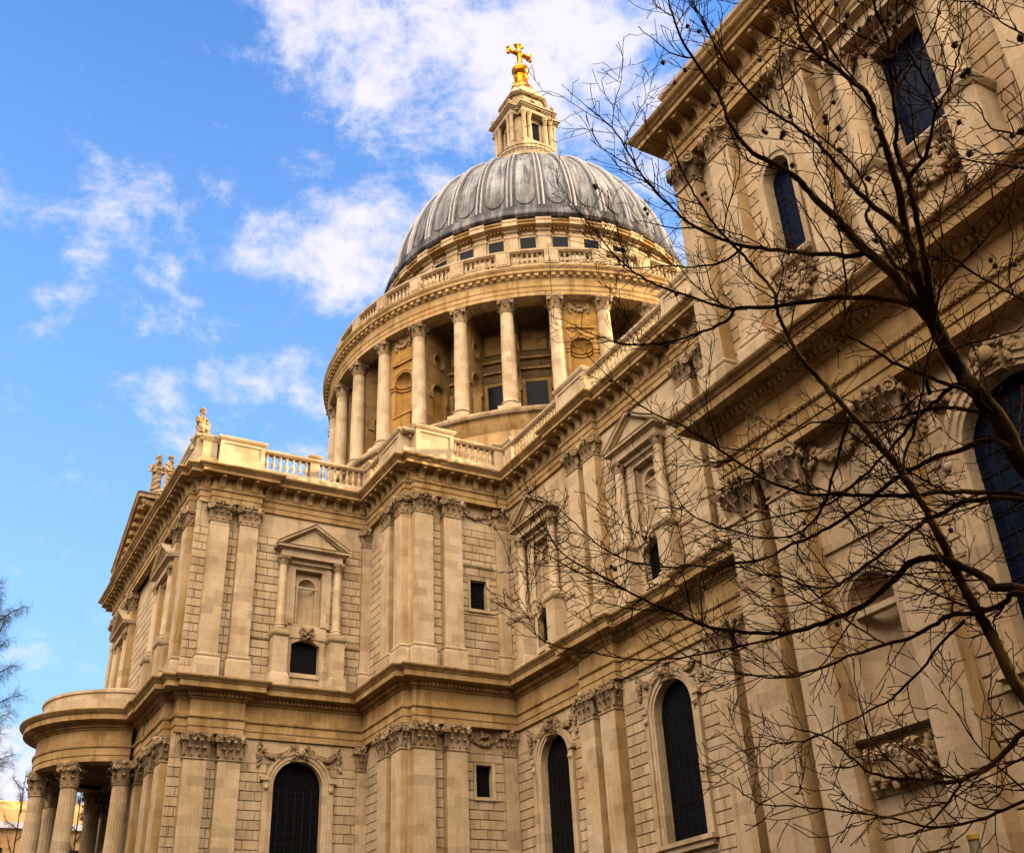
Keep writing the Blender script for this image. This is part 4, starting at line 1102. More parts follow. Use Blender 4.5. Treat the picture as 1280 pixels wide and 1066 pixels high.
# drum windows in the open bays
dw = MB(); dw.archsweep(.95, 51.5, 47.2, [(0, -.1), (0, .22), (.3, .24), (.34, .30), (.34, 0)], flat=True); dw.box(-1.35, 1.35, 0, .3, 52.8, 53.0); dw.box(-1.75, 1.75, 0, .34, 53.9, 54.12); dw.box(-1.1, 1.1, 0, .2, 54.8, 56.7)
DW = dw.mesh('rectangular_window', [MID_SHADE])
dg = MB(); dg.quad((-.95, .15, 47.2), (.95, .15, 47.2), (.95, .15, 51.5), (-.95, .15, 51.5)); DG = dg.mesh('glass', [GLASS])
for k in range(32):
    if k % 4 == 2: continue
    o = obj('rectangular_window', DW, drum, polar(A0+11.25*(k+.5), 17.12, 0)); obj('glass', DG, o)
a = R(151.2); mb = MB(); mb.tube([(r*math.cos(a), r*math.sin(a), z) for r, z in ((22.15, 57.2), (22.2, 59.1), (23.05, 59.5), (23.4, 60.2), (22.45, 60.4), (22.3, 62.4))], .022, 5)
part('lightning_conductor', mb, IRON, ent)
# stone gallery balustrade
sg_ = ring('gallery_balustrade', [(22.00, 59.92), (22.05, 59.97), (22.05, 60.42), (21.90, 60.52), (21.80, 60.82), (21.20, 60.82), (21.10, 60.57), (21.10, 59.97)], STONE, cathedral)
ring('rail', [(21.25, 62.12), (21.75, 62.12), (21.80, 62.19), (21.92, 62.25), (21.94, 62.43), (21.80, 62.51), (21.20, 62.51), (21.08, 62.43), (21.10, 62.25), (21.25, 62.12)], STONE, sg_)
gp = MB(); gp.box(-.62, .62, -.45, .42, 60.77, 62.17); gp.box(-.46, .46, .4, .48, 60.92, 62.02); GP = gp.mesh('pedestal', [STONE])
for k in range(32): obj('pedestal', GP, sg_, polar(A0+11.25*k, 21.52, 0))
far = MB()
for k in range(32):
    for j in range(7):
        a = (A0+11.25*k+1.98+j*1.215) % 360
        M = polar(a, 21.5, 60.81) @ Matrix.Diagonal((1.12, 1.12, 1.08, 1))
        if 92 < a < 186: obj('baluster', BAL, sg_, M)
        else: far.lathe([(.13, 0), (.08, .2), (.155, .5), (.075, .9), (.13, 1.22)], 6, M=M)
o = part('baluster_row', far, STONE, sg_); o['kind'] = 'stuff'
# attic with square windows
mb = MB().lathe([(15.75, 60.0), (15.75, 69.35), (15.85, 69.4), (15.95, 69.6), (16.3, 69.72), (16.7, 69.75), (16.7, 69.95), (16.85, 70.02), (16.9, 70.15), (16.4, 70.3), (16.4, 70.7)], 128)
for k in range(280): mb.box(15.8, 16.25, -.09, .09, 69.46, 69.66, 0, Matrix.Rotation(2*math.pi*k/280, 4, 'Z'))
attic = part('attic', mb, MOULD, cathedral, None, 35)
am = MB(); am.box(-.62, .62, 0, .35, 60.2, 69.45); am.box(-.72, .72, 0, .42, 68.7, 69.0); am.box(-.75, .75, 0, 1.12, 69.62, 70.42); am.box(-.7, .7, 0, .55, 69.3, 69.7)
AM = am.mesh('pier', [STONE])
aw = MB(); aw.archsweep(.75, 69.0-.25, 66.3, [(0, -.4), (0, .12), (.2, .14), (.24, .2), (.24, 0)], flat=True); aw.box(-1.15, 1.15, 0, .2, 65.9, 66.2); aw.box(-.55, .55, 0, .24, 69.0, 69.25)
AW = aw.mesh('attic_window', [STONE])
ag = MB(); ag.quad((-.75, .11, 66.3), (.75, .11, 66.3), (.75, .11, 68.75), (-.75, .11, 68.75)); AG = ag.mesh('glass', [GLASS])
for k in range(32):
    obj('pier', AM, attic, polar(A0+11.25*k, 15.7, 0))
    o = obj('attic_window', AW, attic, polar(A0+5.625+11.25*k, 15.70, 0)); obj('glass', AG, o)
# lead dome
RD, HD, ZD = 16.10, 18.45, 70.65
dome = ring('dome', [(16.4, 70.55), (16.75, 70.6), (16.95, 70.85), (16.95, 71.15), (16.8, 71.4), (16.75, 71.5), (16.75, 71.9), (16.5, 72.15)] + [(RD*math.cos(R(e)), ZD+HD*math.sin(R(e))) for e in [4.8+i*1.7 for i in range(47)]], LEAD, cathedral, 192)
def dome_pt(e, off=0.0):
    r, z = RD*math.cos(R(e)), ZD+HD*math.sin(R(e)); nr, nz = math.cos(R(e))/RD, math.sin(R(e))/HD; l = math.hypot(nr, nz)
    return r+nr/l*off, z+nz/l*off
rb = MB()
es = [5.5+i*2.6 for i in range(28)]
for ww, of, cx in ((.11, .24, -.22), (.11, .24, .22)):
    vs = []
    for e in es:
        r0, z0 = dome_pt(e, -.1); r1, z1 = dome_pt(e, of); kk = .35+.65*math.cos(R(e)); w = ww*kk; q = cx*kk
        vs += [(q-w, r0, z0), (q-w*.85, r1-.03, z1), (q, r1+.05, z1+.02), (q+w*.85, r1-.03, z1), (q+w, r0, z0)]
    n = len(es)
    rb.add(vs, [(i*5+j, i*5+j+1, (i+1)*5+j+1, (i+1)*5+j) for i in range(n-1) for j in range(4)]+[(4, 3, 2, 1, 0)])
RIB = rb.mesh('rib', [ROLL], 40)
pm = MB()
def dpt(e, a, off=.04): r, z = dome_pt(e, off); return (r*math.sin(R(a)), r*math.cos(R(a)), z)
wa = lambda e: 3.75*(1 if e < 55 else 1-.012*(e-55))
pts = [dpt(e, -wa(e)) for e in range(76, 12, -3)]+[dpt(12-5.2*math.sin(math.pi*i/12), -3.75*math.cos(math.pi*i/12)) for i in range(13)]+[dpt(e, wa(e)) for e in range(13, 77, 3)]
pm.tube(pts, .055, 6)
PMD = pm.mesh('panel_moulding', [LEAD], 60)
for k in range(32):
    obj('rib', RIB, dome, Matrix.Rotation(R(A0+11.25*k-90), 4, 'Z'))
    obj('panel_moulding', PMD, dome, Matrix.Rotation(R(A0+5.625+11.25*k-90), 4, 'Z'))

# lantern
lan = ring('lantern', [(3.9, 87.6), (3.9, 90.6), (4.1, 90.8), (4.1, 91.2), (3.7, 91.4), (3.7, 92.2), (2.0, 92.4)], STONE, cathedral, 48)
lan.scale = (1.07, 1.07, 1.0)
gr = MB()
for z in (92.55, 92.0): gr.tube([(3.85*math.cos(2*math.pi*i/48), 3.85*math.sin(2*math.pi*i/48), z) for i in range(49)], .05, 5)
for k in range(48): gr.tube([(3.85*math.cos(2*math.pi*k/48), 3.85*math.sin(2*math.pi*k/48), z) for z in (91.2, 92.55)], .025, 4)
part('gallery_rail', gr, IRON, lan)
def cham(h, c): return [(h, -c), (h, c), (c, h), (-c, h), (-h, c), (-h, -c), (-c, -h), (c, -h)]
def oct_prism(m, h, c, z0, z1, h2=None, c2=None):
    a = cham(h, c); b = cham(h2 or h, c2 or c)
    m.add([(x, y, z0) for x, y in a]+[(x, y, z1) for x, y in b], [tuple(range(7, -1, -1)), tuple(range(8, 16))]+[(i, (i+1) % 8, 8+(i+1) % 8, 8+i) for i in range(8)])
lm = MB()
oct_prism(lm, 2.15, 1.5, 92.3, 99.2)
for k in range(4):
    M = Matrix.Rotation(math.pi/2*k, 4, 'Z')
    # pedestal, entablature block of each porch (local +x outward)
    lm.box(1.8, 3.05, -2.0, 2.0, 92.2, 93.9, 0, M)
    lm.prism_x([(-2.0, 93.9), (2.0, 93.9), (0, 94.5)], 2.0, 2.6, 0, M)
    lm.box(1.8, 3.0, -2.0, 2.0, 98.45, 99.0, 0, M); lm.box(1.8, 3.12, -2.1, 2.1, 99.0, 99.15, 0, M); lm.box(1.8, 3.4, -2.4, 2.4, 99.35, 99.6, 0, M); lm.box(1.8, 3.25, -2.25, 2.25, 99.15, 99.35, 0, M)
    # window surround
    for s in (-1, 1): lm.box(2.1, 2.35, s*.62-.12, s*.62+.12, 94.0, 97.9, 0, M)
    lm.box(2.1, 2.35, -.74, .74, 97.6, 97.9, 0, M)
oct_prism(lm, 2.6, 1.9, 99.0, 99.6, 2.75, 2.0)
part('lantern_stage', lm, STONE, lan)
lw = MB().add([(2.18, -.5, 94.0), (2.18, .5, 94.0), (2.18, .5, 97.6), (2.18, -.5, 97.6)], [(0, 1, 2, 3)]).mesh('glass', [GLASS])
for k in range(4): obj('glass', lw, lan, Matrix.Rotation(math.pi/2*k, 4, 'Z'))
lc = MB().lathe([(.36, 0), (.36, .12), (.28, .2), (.255, .3), (.255, 1.6), (.22, 4.0), (.24, 4.05), (.34, 4.4), (.38, 4.42), (.38, 4.58)], 14).mesh('column', [STONE], 40)
for k in range(4):
    for y in (-1.72, -1.02, 1.02, 1.72):
        obj('column', lc, lan, Matrix.Rotation(math.pi/2*k, 4, 'Z') @ Matrix.Translation((2.72, y, 93.88)))
um = MB(); oct_prism(um, 2.0, 1.25, 99.6, 102.3); oct_prism(um, 2.25, 1.4, 102.3, 102.5, 2.45, 1.6); oct_prism(um, 2.45, 1.6, 102.5, 102.65); oct_prism(um, 2.1, 1.3, 102.65, 103.0)
oct_prism(um, 2.15, 1.3, 103.0, 104.2, 1.75, 1.0); oct_prism(um, 1.75, 1.0, 104.2, 105.2, .95, .5); oct_prism(um, 1.1, .6, 105.2, 105.5)
for k in range(4):
    M = Matrix.Rotation(math.pi/2*k, 4, 'Z')
    um.tube([tuple(M @ Vector((2.05, .58*math.cos(2*math.pi*i/16), 101.1+.58*math.sin(2*math.pi*i/16)))) for i in range(17)], .12, 5)
    for s in (-1, 1):
        um.prism_y([(2.0, 99.7), (2.75, 99.7), (2.65, 100.1), (2.3, 100.7), (2.2, 101.6), (2.0, 101.8)], s*1.15-.16, s*1.15+.16, 0, M)
part('upper_stage', um, STONE, lan)
ug = MB().add([(2.03, .5*math.cos(2*math.pi*i/16), 101.1+.5*math.sin(2*math.pi*i/16)) for i in range(16)], [tuple(range(16))]).mesh('oculus', [GLASS])
for k in range(4): obj('oculus', ug, lan, Matrix.Rotation(math.pi/2*k, 4, 'Z'))
urn = MB().lathe([(.2, 0), (.2, .15), (.1, .2), (.28, .55), (.25, .75), (.1, .85), (.13, 1.0), (.0, 1.15)], 10).mesh('urn', [CARVE], 50)
for k in range(4):
    for s in (-1, 1): obj('urn', urn, lan, Matrix.Rotation(math.pi/2*k, 4, 'Z') @ Matrix.Translation((3.0, s*1.9, 99.6)))
gm = MB(); gm.lathe([(1.25, 105.4), (1.25, 105.7), (1.0, 105.85), (.9, 106.1), (.62, 106.7), (.55, 107.4), (.62, 107.9), (.7, 108.1)], 20)
for k in range(8):
    M = Matrix.Rotation(math.pi/4*k, 4, 'Z'); gm.prism_y([(.5, 105.7), (1.3, 105.7), (1.15, 106.1), (.8, 106.5), (.85, 107.3), (.95, 107.8), (.6, 108.0)], -.12, .12, 0, M)
part('gilt_consoles', gm, GOLD, lan, None, 40)
gb = MB(); gb.ball((0, 0, 109.1), .98, 28, 18); gb.lathe([(.98, 109.0), (1.04, 109.02), (1.04, 109.16), (.98, 109.18)], 28); gb.lathe([(.5, 110.0), (.55, 110.15), (.3, 110.35), (.26, 110.5)], 16)
part('golden_ball', gb, GOLD, lan, None, 40)
gc = MB()
gc.lathe([(.38, 110.2), (.29, 110.8), (.33, 112.0), (.46, 112.25), (.33, 112.5), (.28, 113.2), (.48, 113.6), (.34, 113.72), (.16, 114.0), (.0, 114.05)], 12)
for s in (-1, 1):
    M = Matrix.Translation((0, 0, 112.25)) @ Matrix.Rotation(-s*math.pi/2, 4, 'X')
    gc.lathe([(.33, .1), (.28, .85), (.33, 1.05), (.50, 1.3), (.38, 1.42), (.14, 1.6), (.0, 1.65)], 12, M=M)
    for e in (-1, 1): gc.ball((0, s*1.5, 112.25+e*.48), .26, 7, 5)
for e in (-1, 1): gc.ball((0, e*.46, 113.75), .25, 7, 5)
part('golden_cross', gc, GOLD, lan, None, 40)

# ------------------------------------------------------------------ statues on the transept parapet
def statue(label, loc, rz, H, pose):
    t = thing('statue', label, 'statue', loc, 'stone figures on the transept roofline'); t.rotation_euler = (0, 0, rz)
    s = H/3.6; mb = MB(); mb.box(-.6*s, .6*s, -.55*s, .55*s, -.9, .0); mb.box(-.7*s, .7*s, -.65*s, .65*s, -.12, .02)
    part('plinth', mb, STONE, t)
    # figure: one skinned surface, face towards +y
    V, E_, Rr = [], [], []
    def j(p, r, par=None):
        V.append((p[0]*s*.88, p[1]*s*.88, p[2]*s)); Rr.append((r[0]*s*.84, r[1]*s*.84))
        if par is not None: E_.append((par, len(V)-1))
        return len(V)-1
    if pose == 'seated':
        a = j((0, -.1, .05), (.58, .50)); b = j((0, -.05, .7), (.55, .5), a); c = j((0, -.25, 1.25), (.46, .42), b); d = j((.03, -.25, 1.9), (.46, .30), c)
        n = j((.03, -.2, 2.42), (.16, .15), d); h = j((.03, -.12, 2.78), (.24, .27), n); j((.03, -.12, 3.02), (.18, .2), h)
        for sg in (-1, 1):
            k = j((sg*.3, .45, 1.15), (.26, .24), b); j((sg*.3, .5, .25), (.2, .2), k)
            sh = j((sg*.5, -.2, 2.1), (.2, .18), d); e = j((sg*.66, .05, 1.55), (.15, .14), sh); j((sg*.35, .45, 1.35), (.11, .1), e)
    else:
        lean = .05 if pose == 'staff' else -.03
        a = j((0, 0, .05), (.62, .50)); b = j((0, 0, .9), (.50, .42), a); c = j((lean, 0, 1.7), (.42, .36), b); d = j((lean, -.02, 2.55), (.52, .32), c)
        n = j((lean, .02, 2.98), (.16, .15), d); h = j((lean, .08, 3.3), (.23, .26), n); j((lean, .08, 3.54), (.17, .19), h)
        for sg in (-1, 1):
            sh = j((sg*.54+lean, -.02, 2.66), (.19, .18), d)
            if pose == 'staff' and sg < 0: e = j((-.85, .2, 2.2), (.15, .14), sh); j((-1.0, .55, 2.35), (.11, .1), e)
            else: e = j((sg*.68, .1, 2.0), (.16, .15), sh); j((sg*.25, .5, 2.0), (.11, .1), e)
    me = bpy.data.meshes.new('robed_figure'); me.from_pydata(V, E_, []); me.materials.append(CARVE)
    o = obj('robed_figure', me, t)
    md = o.modifiers.new('skin', 'SKIN'); md.use_smooth_shade = True
    for v, rr in zip(me.skin_vertices[0].data, Rr): v.radius = rr
    me.skin_vertices[0].data[0].use_root = True
    ss = o.modifiers.new('sub', 'SUBSURF'); ss.levels = 3; ss.render_levels = 3
    tx = bpy.data.textures.new('drapery', 'WOOD'); tx.wood_type = 'BANDNOISE'; tx.noise_scale = .5; tx.turbulence = 9
    dm = o.modifiers.new('folds', 'DISPLACE'); dm.texture = tx; dm.strength = .12*s; dm.mid_level = .5
    hd = MB(); hx, hy, hz = V[h]
    for i in range(30):
        a = rnd.uniform(0, 2*math.pi); e = rnd.uniform(.1, 1.4)
        hd.ball((hx+.24*s*math.cos(a)*math.cos(e), hy-.05*s+.25*s*math.sin(a)*math.cos(e), hz+.04*s+.3*s*math.sin(e)), .085*s, 5, 4)
    hd.ball((hx, hy+.25*s, hz-.02*s), .05*s, 5, 4); 
    for i in range(12): hd.ball((hx+rnd.uniform(-.13, .13)*s, hy+.2*s, hz-.22*s+rnd.uniform(-.12, .05)*s), .07*s, 5, 4)
    part('hair', hd, CARVE, t, None, 50)
    if pose == 'staff':
        st = MB(); st.tube([(-1.02*s, .58*s, .9*s), (-1.0*s, .56*s, 3.1*s)], .055*s, 6); part('staff', st, CARVE, t)
    return t
rnd = random.Random(77)
statue('standing robed stone figure upright on the tip of the transept pediment', (0.0, 37.7, 41.3), R(100), 3.7, 'standing')
statue('standing robed stone figure with a staff, half hidden behind the cornice beside the pediment', (-7.0, 38.0, 38.4), R(140), 3.0, 'staff')
statue('seated robed stone figure alone above the transept corner balustrade', (-12.9, 37.2, 40.1), R(110), 3.0, 'seated')

# ------------------------------------------------------------------ ground and things beyond
gnd_m, nt, b = new_mat('churchyard_ground')
geo = nd(nt, 'ShaderNodeNewGeometry'); P = geo.outputs['Position']
n1 = noise(nt, P, .35, 6, .6); n2 = noise(nt, P, 30, 4, .7)
c = mixc(nt, ramp(nt, n1, ((.42, 0), (.6, 1))), (.045, .039, .032), (.022, .026, .012))
nt.links.new(mixc(nt, 1.0, c, ramp(nt, n2, ((.2, .7), (.8, 1.2))), 'MULTIPLY'), b.inputs['Base Color']); b.inputs['Roughness'].default_value = .95
bump(nt, b, n2, .5, .05)
mb = MB(); mb.quad((-1500, -1500, 0), (1500, -1500, 0), (1500, 1500, 0), (-1500, 1500, 0))
g = part('ground', mb, gnd_m, None); g['kind'] = 'structure'
bld = thing('office_building', 'low sunlit orange stone building far beyond the portico columns', 'building', (80, 30, 0))
BM = stone_mat('distant_stone', (.30, .17, .07), (.25, .14, .055), (.17, .09, .04), .4)
BM2 = stone_mat('brown_stone', (.12, .075, .045), (.09, .055, .033), (.05, .03, .016), .4)
mb = MB(); mb.box(-12, 14, -30, 26, 0, 27.2); part('wall', mb, BM, bld)
mb = MB(); mb.box(-12.6, 14.6, -30.6, 26.6, 27.2, 27.9); part('cornice', mb, plain_mat('grey_cornice', (.33, .30, .30), .7), bld)
mb = MB(); mb.prism_y([(-12, 27.9), (14, 27.9), (9, 31.6), (-6, 31.6)], -30, 26); part('roof', mb, plain_mat('sunlit_roof', (.30, .15, .05), .8), bld)
WIN = MB().box(-.06, .06, -1.25, 1.25, 0, 2.6).box(-.09, .05, -1.4, 1.4, -.2, 0).mesh('window', [GLASS])
for i in range(12):
    for z in (12, 16.5, 21, 25): obj('window', WIN, bld, Matrix.Translation((-12.0, -26.7+4.5*i, z-2.6)))

# unseen blocks added behind and beside the camera to shade the lower walls
for (x, y, w, d, h, lab) in ((-124, 64, 46, 20, 38, 'unseen brown block added to shade the lower walls, westernmost of the row'), (-77, 61, 46, 20, 41, 'unseen brown block added to shade the lower walls, in the middle of the row'), (-22, 76, 46, 20, 36, 'unseen brown block added to shade the lower walls, easternmost of the row')):
    b_ = thing('shading_block', lab, 'building', (x, y, 0), 'unseen blocks added to shade the walls')
    mb = MB(); mb.box(-w/2, w/2, 0, d, 0, h); part('wall', mb, BM2, b_)
    for i in range(9):
        for z in range(6): obj('window', WIN, b_, Matrix.Translation((-w/2+2.8+i*w/9.2, 0, 3+z*4.6)) @ Matrix.Rotation(math.pi/2, 4, 'Z'))

b_ = thing('shading_block', 'unseen brown corner block added to shade the walls from the west', 'building', (-128, 38, 0), 'unseen blocks added to shade the walls')
mb = MB(); mb.box(-14, 14, -20, 24, 0, 40); part('wall', mb, BM2, b_)
for i in range(9):
    for z in range(6): obj('window', WIN, b_, Matrix.Translation((14, -21.3+i*5.1, 3+z*4.6)) @ Matrix.Rotation(math.pi, 4, 'Z'))

# ------------------------------------------------------------------ bare trees
def bark_mat(name, a, b_, moss=None):
    m, nt, b = new_mat(name)
    geo = nd(nt, 'ShaderNodeNewGeometry'); P = geo.outputs['Position']
    n1 = noise(nt, P, 2.2, 5, .6); n2 = noise(nt, mapping(nt, P, (14, 14, 4)), 1.0, 6, .7)
    c = mixc(nt, ramp(nt, n1, ((.42, 0), (.62, 1))), a, b_)
    c = mixc(nt, 1.0, c, ramp(nt, n2, ((.3, .55), (.7, 1.25))), 'MULTIPLY')
    if moss: c = mixc(nt, math_n(nt, 'MULTIPLY', ramp(nt, noise(nt, P, 1.1, 4), ((.52, 0), (.68, 1))), .8), c, moss)
    nt.links.new(c, b.inputs['Base Color']); b.inputs['Roughness'].default_value = .9
    b.inputs['Specular IOR Level'].default_value = 0.0
    bump(nt, b, n2, .8, .02)
    return m
BARK = bark_mat('dark_bark', (.012, .007, .0035), (.024, .014, .0065), (.075, .046, .012))
HAZY = bark_mat('pale_twig_bark', (.055, .040, .036), (.080, .058, .050))
TWIG = bark_mat('twig_bark', (.013, .007, .004), (.026, .013, .006))
def px_point(x, y, d):
    """a point of the tree, d metres from where the photographer stood"""
    return CAM+px_dir(x, y)*d
LIMBS = [
 # name, depth start, depth end, width px start, width px end, twig density, points from the root outwards
 ('trunk', 9.0, 9.2, 40, 24, .35, [(1405, 1000), (1392, 860), (1362, 720), (1318, 630), (1274, 573), (1249, 526), (1223, 493), (1203, 467), (1186, 438), (1168, 405)]),
 ('branch', 9.2, 10.6, 20, 3, 1, [(1168, 405), (1146, 379), (1125, 350), (1101, 328), (1081, 312), (1060, 289), (1044, 271), (1022, 252), (1003, 230), (987, 216), (956, 199), (936, 187), (913, 156), (897, 117), (858, 59), (838, 12)]),
 ('branch', 9.2, 8.9, 17, 3, 1, [(1166, 400), (1150, 354), (1142, 322), (1131, 277), (1124, 240), (1113, 200), (1101, 168), (1091, 134), (1081, 114), (1066, 103), (1050, 89), (1020, 67), (1003, 45), (995, 10), (990, -40)]),
 ('branch', 9.2, 8.2, 13, 3, 1, [(1170, 402), (1162, 354), (1158, 326), (1150, 293), (1142, 255), (1136, 226), (1127, 205), (1120, 185), (1121, 158), (1117, 118), (1112, 71), (1109, 47), (1095, 12), (1088, -30)]),
 ('branch', 8.8, 8.0, 8, 2, 1, [(1136, 226), (1146, 210), (1160, 189), (1166, 154), (1170, 130), (1150, 91), (1134, 63), (1115, 40)]),
 ('branch', 8.4, 7.8, 5, 1.6, .7, [(1168, 140), (1176, 130), (1192, 91), (1199, 64), (1205, 40)]),
 ('branch', 9.1, 9.9, 10, 2, 1, [(1131, 290), (1119, 279), (1085, 251), (1069, 236), (1052, 215), (1030, 187), (991, 156), (952, 129), (909, 82), (885, 39), (868, 5)]),
 ('branch', 9.2, 9.8, 9, 2, .9, [(1166, 362), (1142, 344), (1117, 330), (1103, 305), (1089, 283), (1083, 269), (1087, 255), (1078, 225), (1050, 190), (1020, 165), (1000, 120)]),
 ('branch', 9.6, 11.2, 9, 1.8, 1, [(1084, 316), (1062, 320), (1040, 318), (1003, 316), (963, 312), (922, 306), (902, 299), (861, 279), (841, 261), (820, 240), (800, 216), (785, 190), (765, 160), (735, 135)]),
 ('branch', 10.3, 11.3, 5, 1.5, .9, [(926, 308), (922, 314), (902, 328), (867, 334), (831, 332), (800, 336), (770, 330)]),
 ('branch', 9.2, 11.2, 10, 1.8, 1, [(1158, 390), (1134, 379), (1090, 372), (1040, 373), (983, 381), (922, 386), (910, 385), (881, 377), (841, 364), (808, 350), (780, 330), (752, 300), (722, 262)]),
 ('branch', 10.2, 11.4, 5, 1.5, .8, [(918, 388), (906, 402), (875, 416), (851, 424), (810, 430), (780, 431), (745, 420), (714, 405)]),
 ('branch', 8.3, 10.6, 19, 2, 1, [(1400, 980), (1340, 940), (1280, 870), (1249, 815), (1235, 787), (1219, 760), (1203, 730), (1188, 699), (1176, 673), (1162, 645), (1148, 622), (1134, 600), (1127, 589), (1107, 566), (1087, 542), (1066, 520), (1046, 497), (1030, 480), (1013, 461), (997, 440), (985, 418), (973, 393), (969, 368), (959, 354), (938, 330), (922, 312), (898, 287), (877, 257), (861, 230), (849, 206), (838, 175)]),
 ('branch', 8.6, 8.4, 5, 1.6, .7, [(1128, 588), (1131, 568), (1142, 538), (1150, 505), (1156, 471), (1160, 444), (1168, 420), (1170, 395), (1176, 350), (1177, 301), (1176, 268), (1182, 234)]),
 ('branch', 9.0, 10.8, 9, 1.7, 1, [(1262, 560), (1245, 550), (1223, 552), (1203, 562), (1162, 574), (1136, 589), (1125, 595), (1097, 615), (1089, 624), (1060, 644), (1035, 660), (1009, 673), (983, 683), (959, 697), (926, 703), (894, 709), (861, 706), (831, 709), (800, 704), (775, 697), (744, 678), (720, 655), (699, 636)]),
 ('branch', 9.1, 10.2, 6, 1.6, 1, [(1250, 520), (1193, 510), (1172, 510), (1142, 516), (1111, 526), (1071, 528), (1030, 527), (1011, 530), (983, 546), (952, 560), (918, 562), (890, 555)]),
 ('branch', 9.1, 10.0, 8, 1.8, 1, [(1206, 478), (1186, 487), (1166, 505), (1142, 526), (1117, 556), (1087, 587), (1060, 613), (1030, 632), (995, 640), (950, 650), (905, 660)]),
 ('branch', 9.0, 9.2, 7, 1.6, .9, [(1240, 515), (1209, 489), (1178, 479), (1152, 467), (1121, 455), (1101, 442), (1079, 430), (1056, 410), (1057, 352), (1052, 311), (1048, 285), (1040, 240), (1033, 210), (1036, 170)]),
 ('branch', 8.6, 10.8, 9, 1.6, 1, [(1385, 660), (1280, 620), (1235, 616), (1174, 615), (1142, 619), (1081, 619), (1040, 618), (1013, 618), (983, 610), (957, 599), (918, 574), (881, 550), (845, 528), (822, 520), (796, 503), (780, 489), (755, 465)]),
 ('branch', 8.5, 9.9, 9, 1.7, 1, [(1385, 670), (1280, 624), (1211, 626), (1188, 636), (1162, 649), (1138, 665), (1109, 687), (1087, 703), (1056, 726), (1040, 734), (1007, 732), (983, 722), (946, 716), (922, 709), (890, 700)]),
 ('branch', 8.4, 10.6, 15, 1.6, 1, [(1395, 790), (1280, 738), (1243, 734), (1235, 724), (1203, 707), (1178, 699), (1162, 697), (1138, 703), (1121, 722), (1101, 740), (1081, 756), (1050, 770), (1020, 781), (983, 791), (952, 791), (922, 789), (885, 783), (861, 772), (841, 764), (810, 752), (780, 736), (752, 720), (710, 697), (690, 675), (672, 640)]),
 ('branch', 9.9, 10.8, 4, 1.4, .8, [(885, 783), (850, 770), (814, 754), (772, 734), (733, 720), (696, 700), (662, 680), (641, 655)]),
 ('branch', 9.8, 10.8, 4, 1.4, .8, [(1010, 783), (960, 800), (900, 812), (850, 822), (790, 824), (740, 815), (690, 806), (655, 780)]),
 ('branch', 8.2, 9.4, 10, 1.6, 1, [(1390, 800), (1280, 742), (1253, 754), (1223, 766), (1190, 768), (1170, 779), (1142, 795), (1107, 805), (1067, 818), (1036, 831), (1000, 843), (970, 847), (931, 843), (885, 833), (850, 815)]),
 ('branch', 8.3, 9.2, 5, 1.5, .9, [(1206, 774), (1180, 800), (1150, 838), (1120, 868), (1098, 882), (1048, 907), (1005, 925), (960, 930), (920, 940)]),
 ('branch', 8.1, 8.9, 11, 1.6, 1, [(1400, 900), (1330, 905), (1280, 915), (1251, 946), (1212, 970), (1184, 978), (1145, 974), (1114, 972), (1083, 962), (1056, 939), (1036, 923), (1005, 912), (970, 905)]),
 ('branch', 8.1, 8.5, 5, 1.6, .8, [(1205, 974), (1196, 985), (1180, 1009), (1153, 1036), (1136, 1047)]),
 ('branch', 7.9, 8.8, 6, 1.5, 1, [(1400, 960), (1330, 985), (1280, 1001), (1231, 1021), (1173, 1034), (1130, 1026), (1067, 1015), (997, 1008), (946, 1003), (919, 982)]),
 ('branch', 8.9, 8.6, 5, 1.6, .9, [(1188, 440), (1210, 430), (1233, 424), (1280, 410), (1330, 380)]),
 ('branch', 8.6, 8.2, 5, 1.6, .9, [(1360, 420), (1280, 375), (1239, 354), (1199, 328), (1170, 301), (1150, 263), (1140, 240)]),
 ('branch', 9.0, 8.2, 4, 1.6, .9, [(1168, 400), (1174, 366), (1193, 338), (1233, 299), (1260, 261), (1270, 224), (1284, 205)]),
 ('branch', 8.0, 7.6, 4, 1.5, .9, [(1350, 230), (1280, 211), (1223, 203), (1195, 195), (1180, 180)]),
 ('branch', 7.8, 7.4, 4, 1.5, .9, [(1350, 180), (1280, 168), (1239, 160), (1227, 138), (1217, 128)]),
 ('branch', 7.6, 7.2, 4, 1.4, .9, [(1340, 60), (1280, 43), (1249, 26), (1241, 6)]),
 ('branch', 9.4, 10.2, 5, 1.5, 1, [(1060, 522), (1040, 600), (1025, 640), (1000, 665), (965, 672), (930, 668), (890, 655), (860, 640), (840, 610)]),
]
TW = random.Random(2024)
def spur(mb, p, d, L, r, lev):
    """twig: a kinked chain with alternating side shoots"""
    n = max(2, int(L/.075)); st = L/n; pts = [p]; rad = [r]; side = TW.choice((-1, 1))
    for i in range(n):
        ax = Vector((TW.gauss(0, 1), TW.gauss(0, 1), TW.gauss(0, 1)))
        d = (d + ax*.13 + Vector((0, 0, .05)) + d.cross(Vector((0, 0, 1)))*(.10*side)).normalized(); side = -side
        p = p + d*st; pts.append(p); rad.append(max(.0032, r*(1-.5*(i+1)/n)))
        if lev > 0 and i < n-0 and TW.random() < (.62 if lev > 1 else .5):
            q = d.cross(Vector((TW.gauss(0, 1), TW.gauss(0, 1), TW.gauss(0, 1)))).normalized()
            spur(mb, p, (d*.75+q*.75).normalized(), L*TW.uniform(.28, .6)*(1-.4*i/n), max(.0033, rad[-1]*.72), lev-1)
    mb.tube([tuple(v) for v in pts], rad, 4 if r < .006 else 5, 1, False); q = rad[-1]; mb.ball(tuple(p), q*1.7, 4, 3, 1)
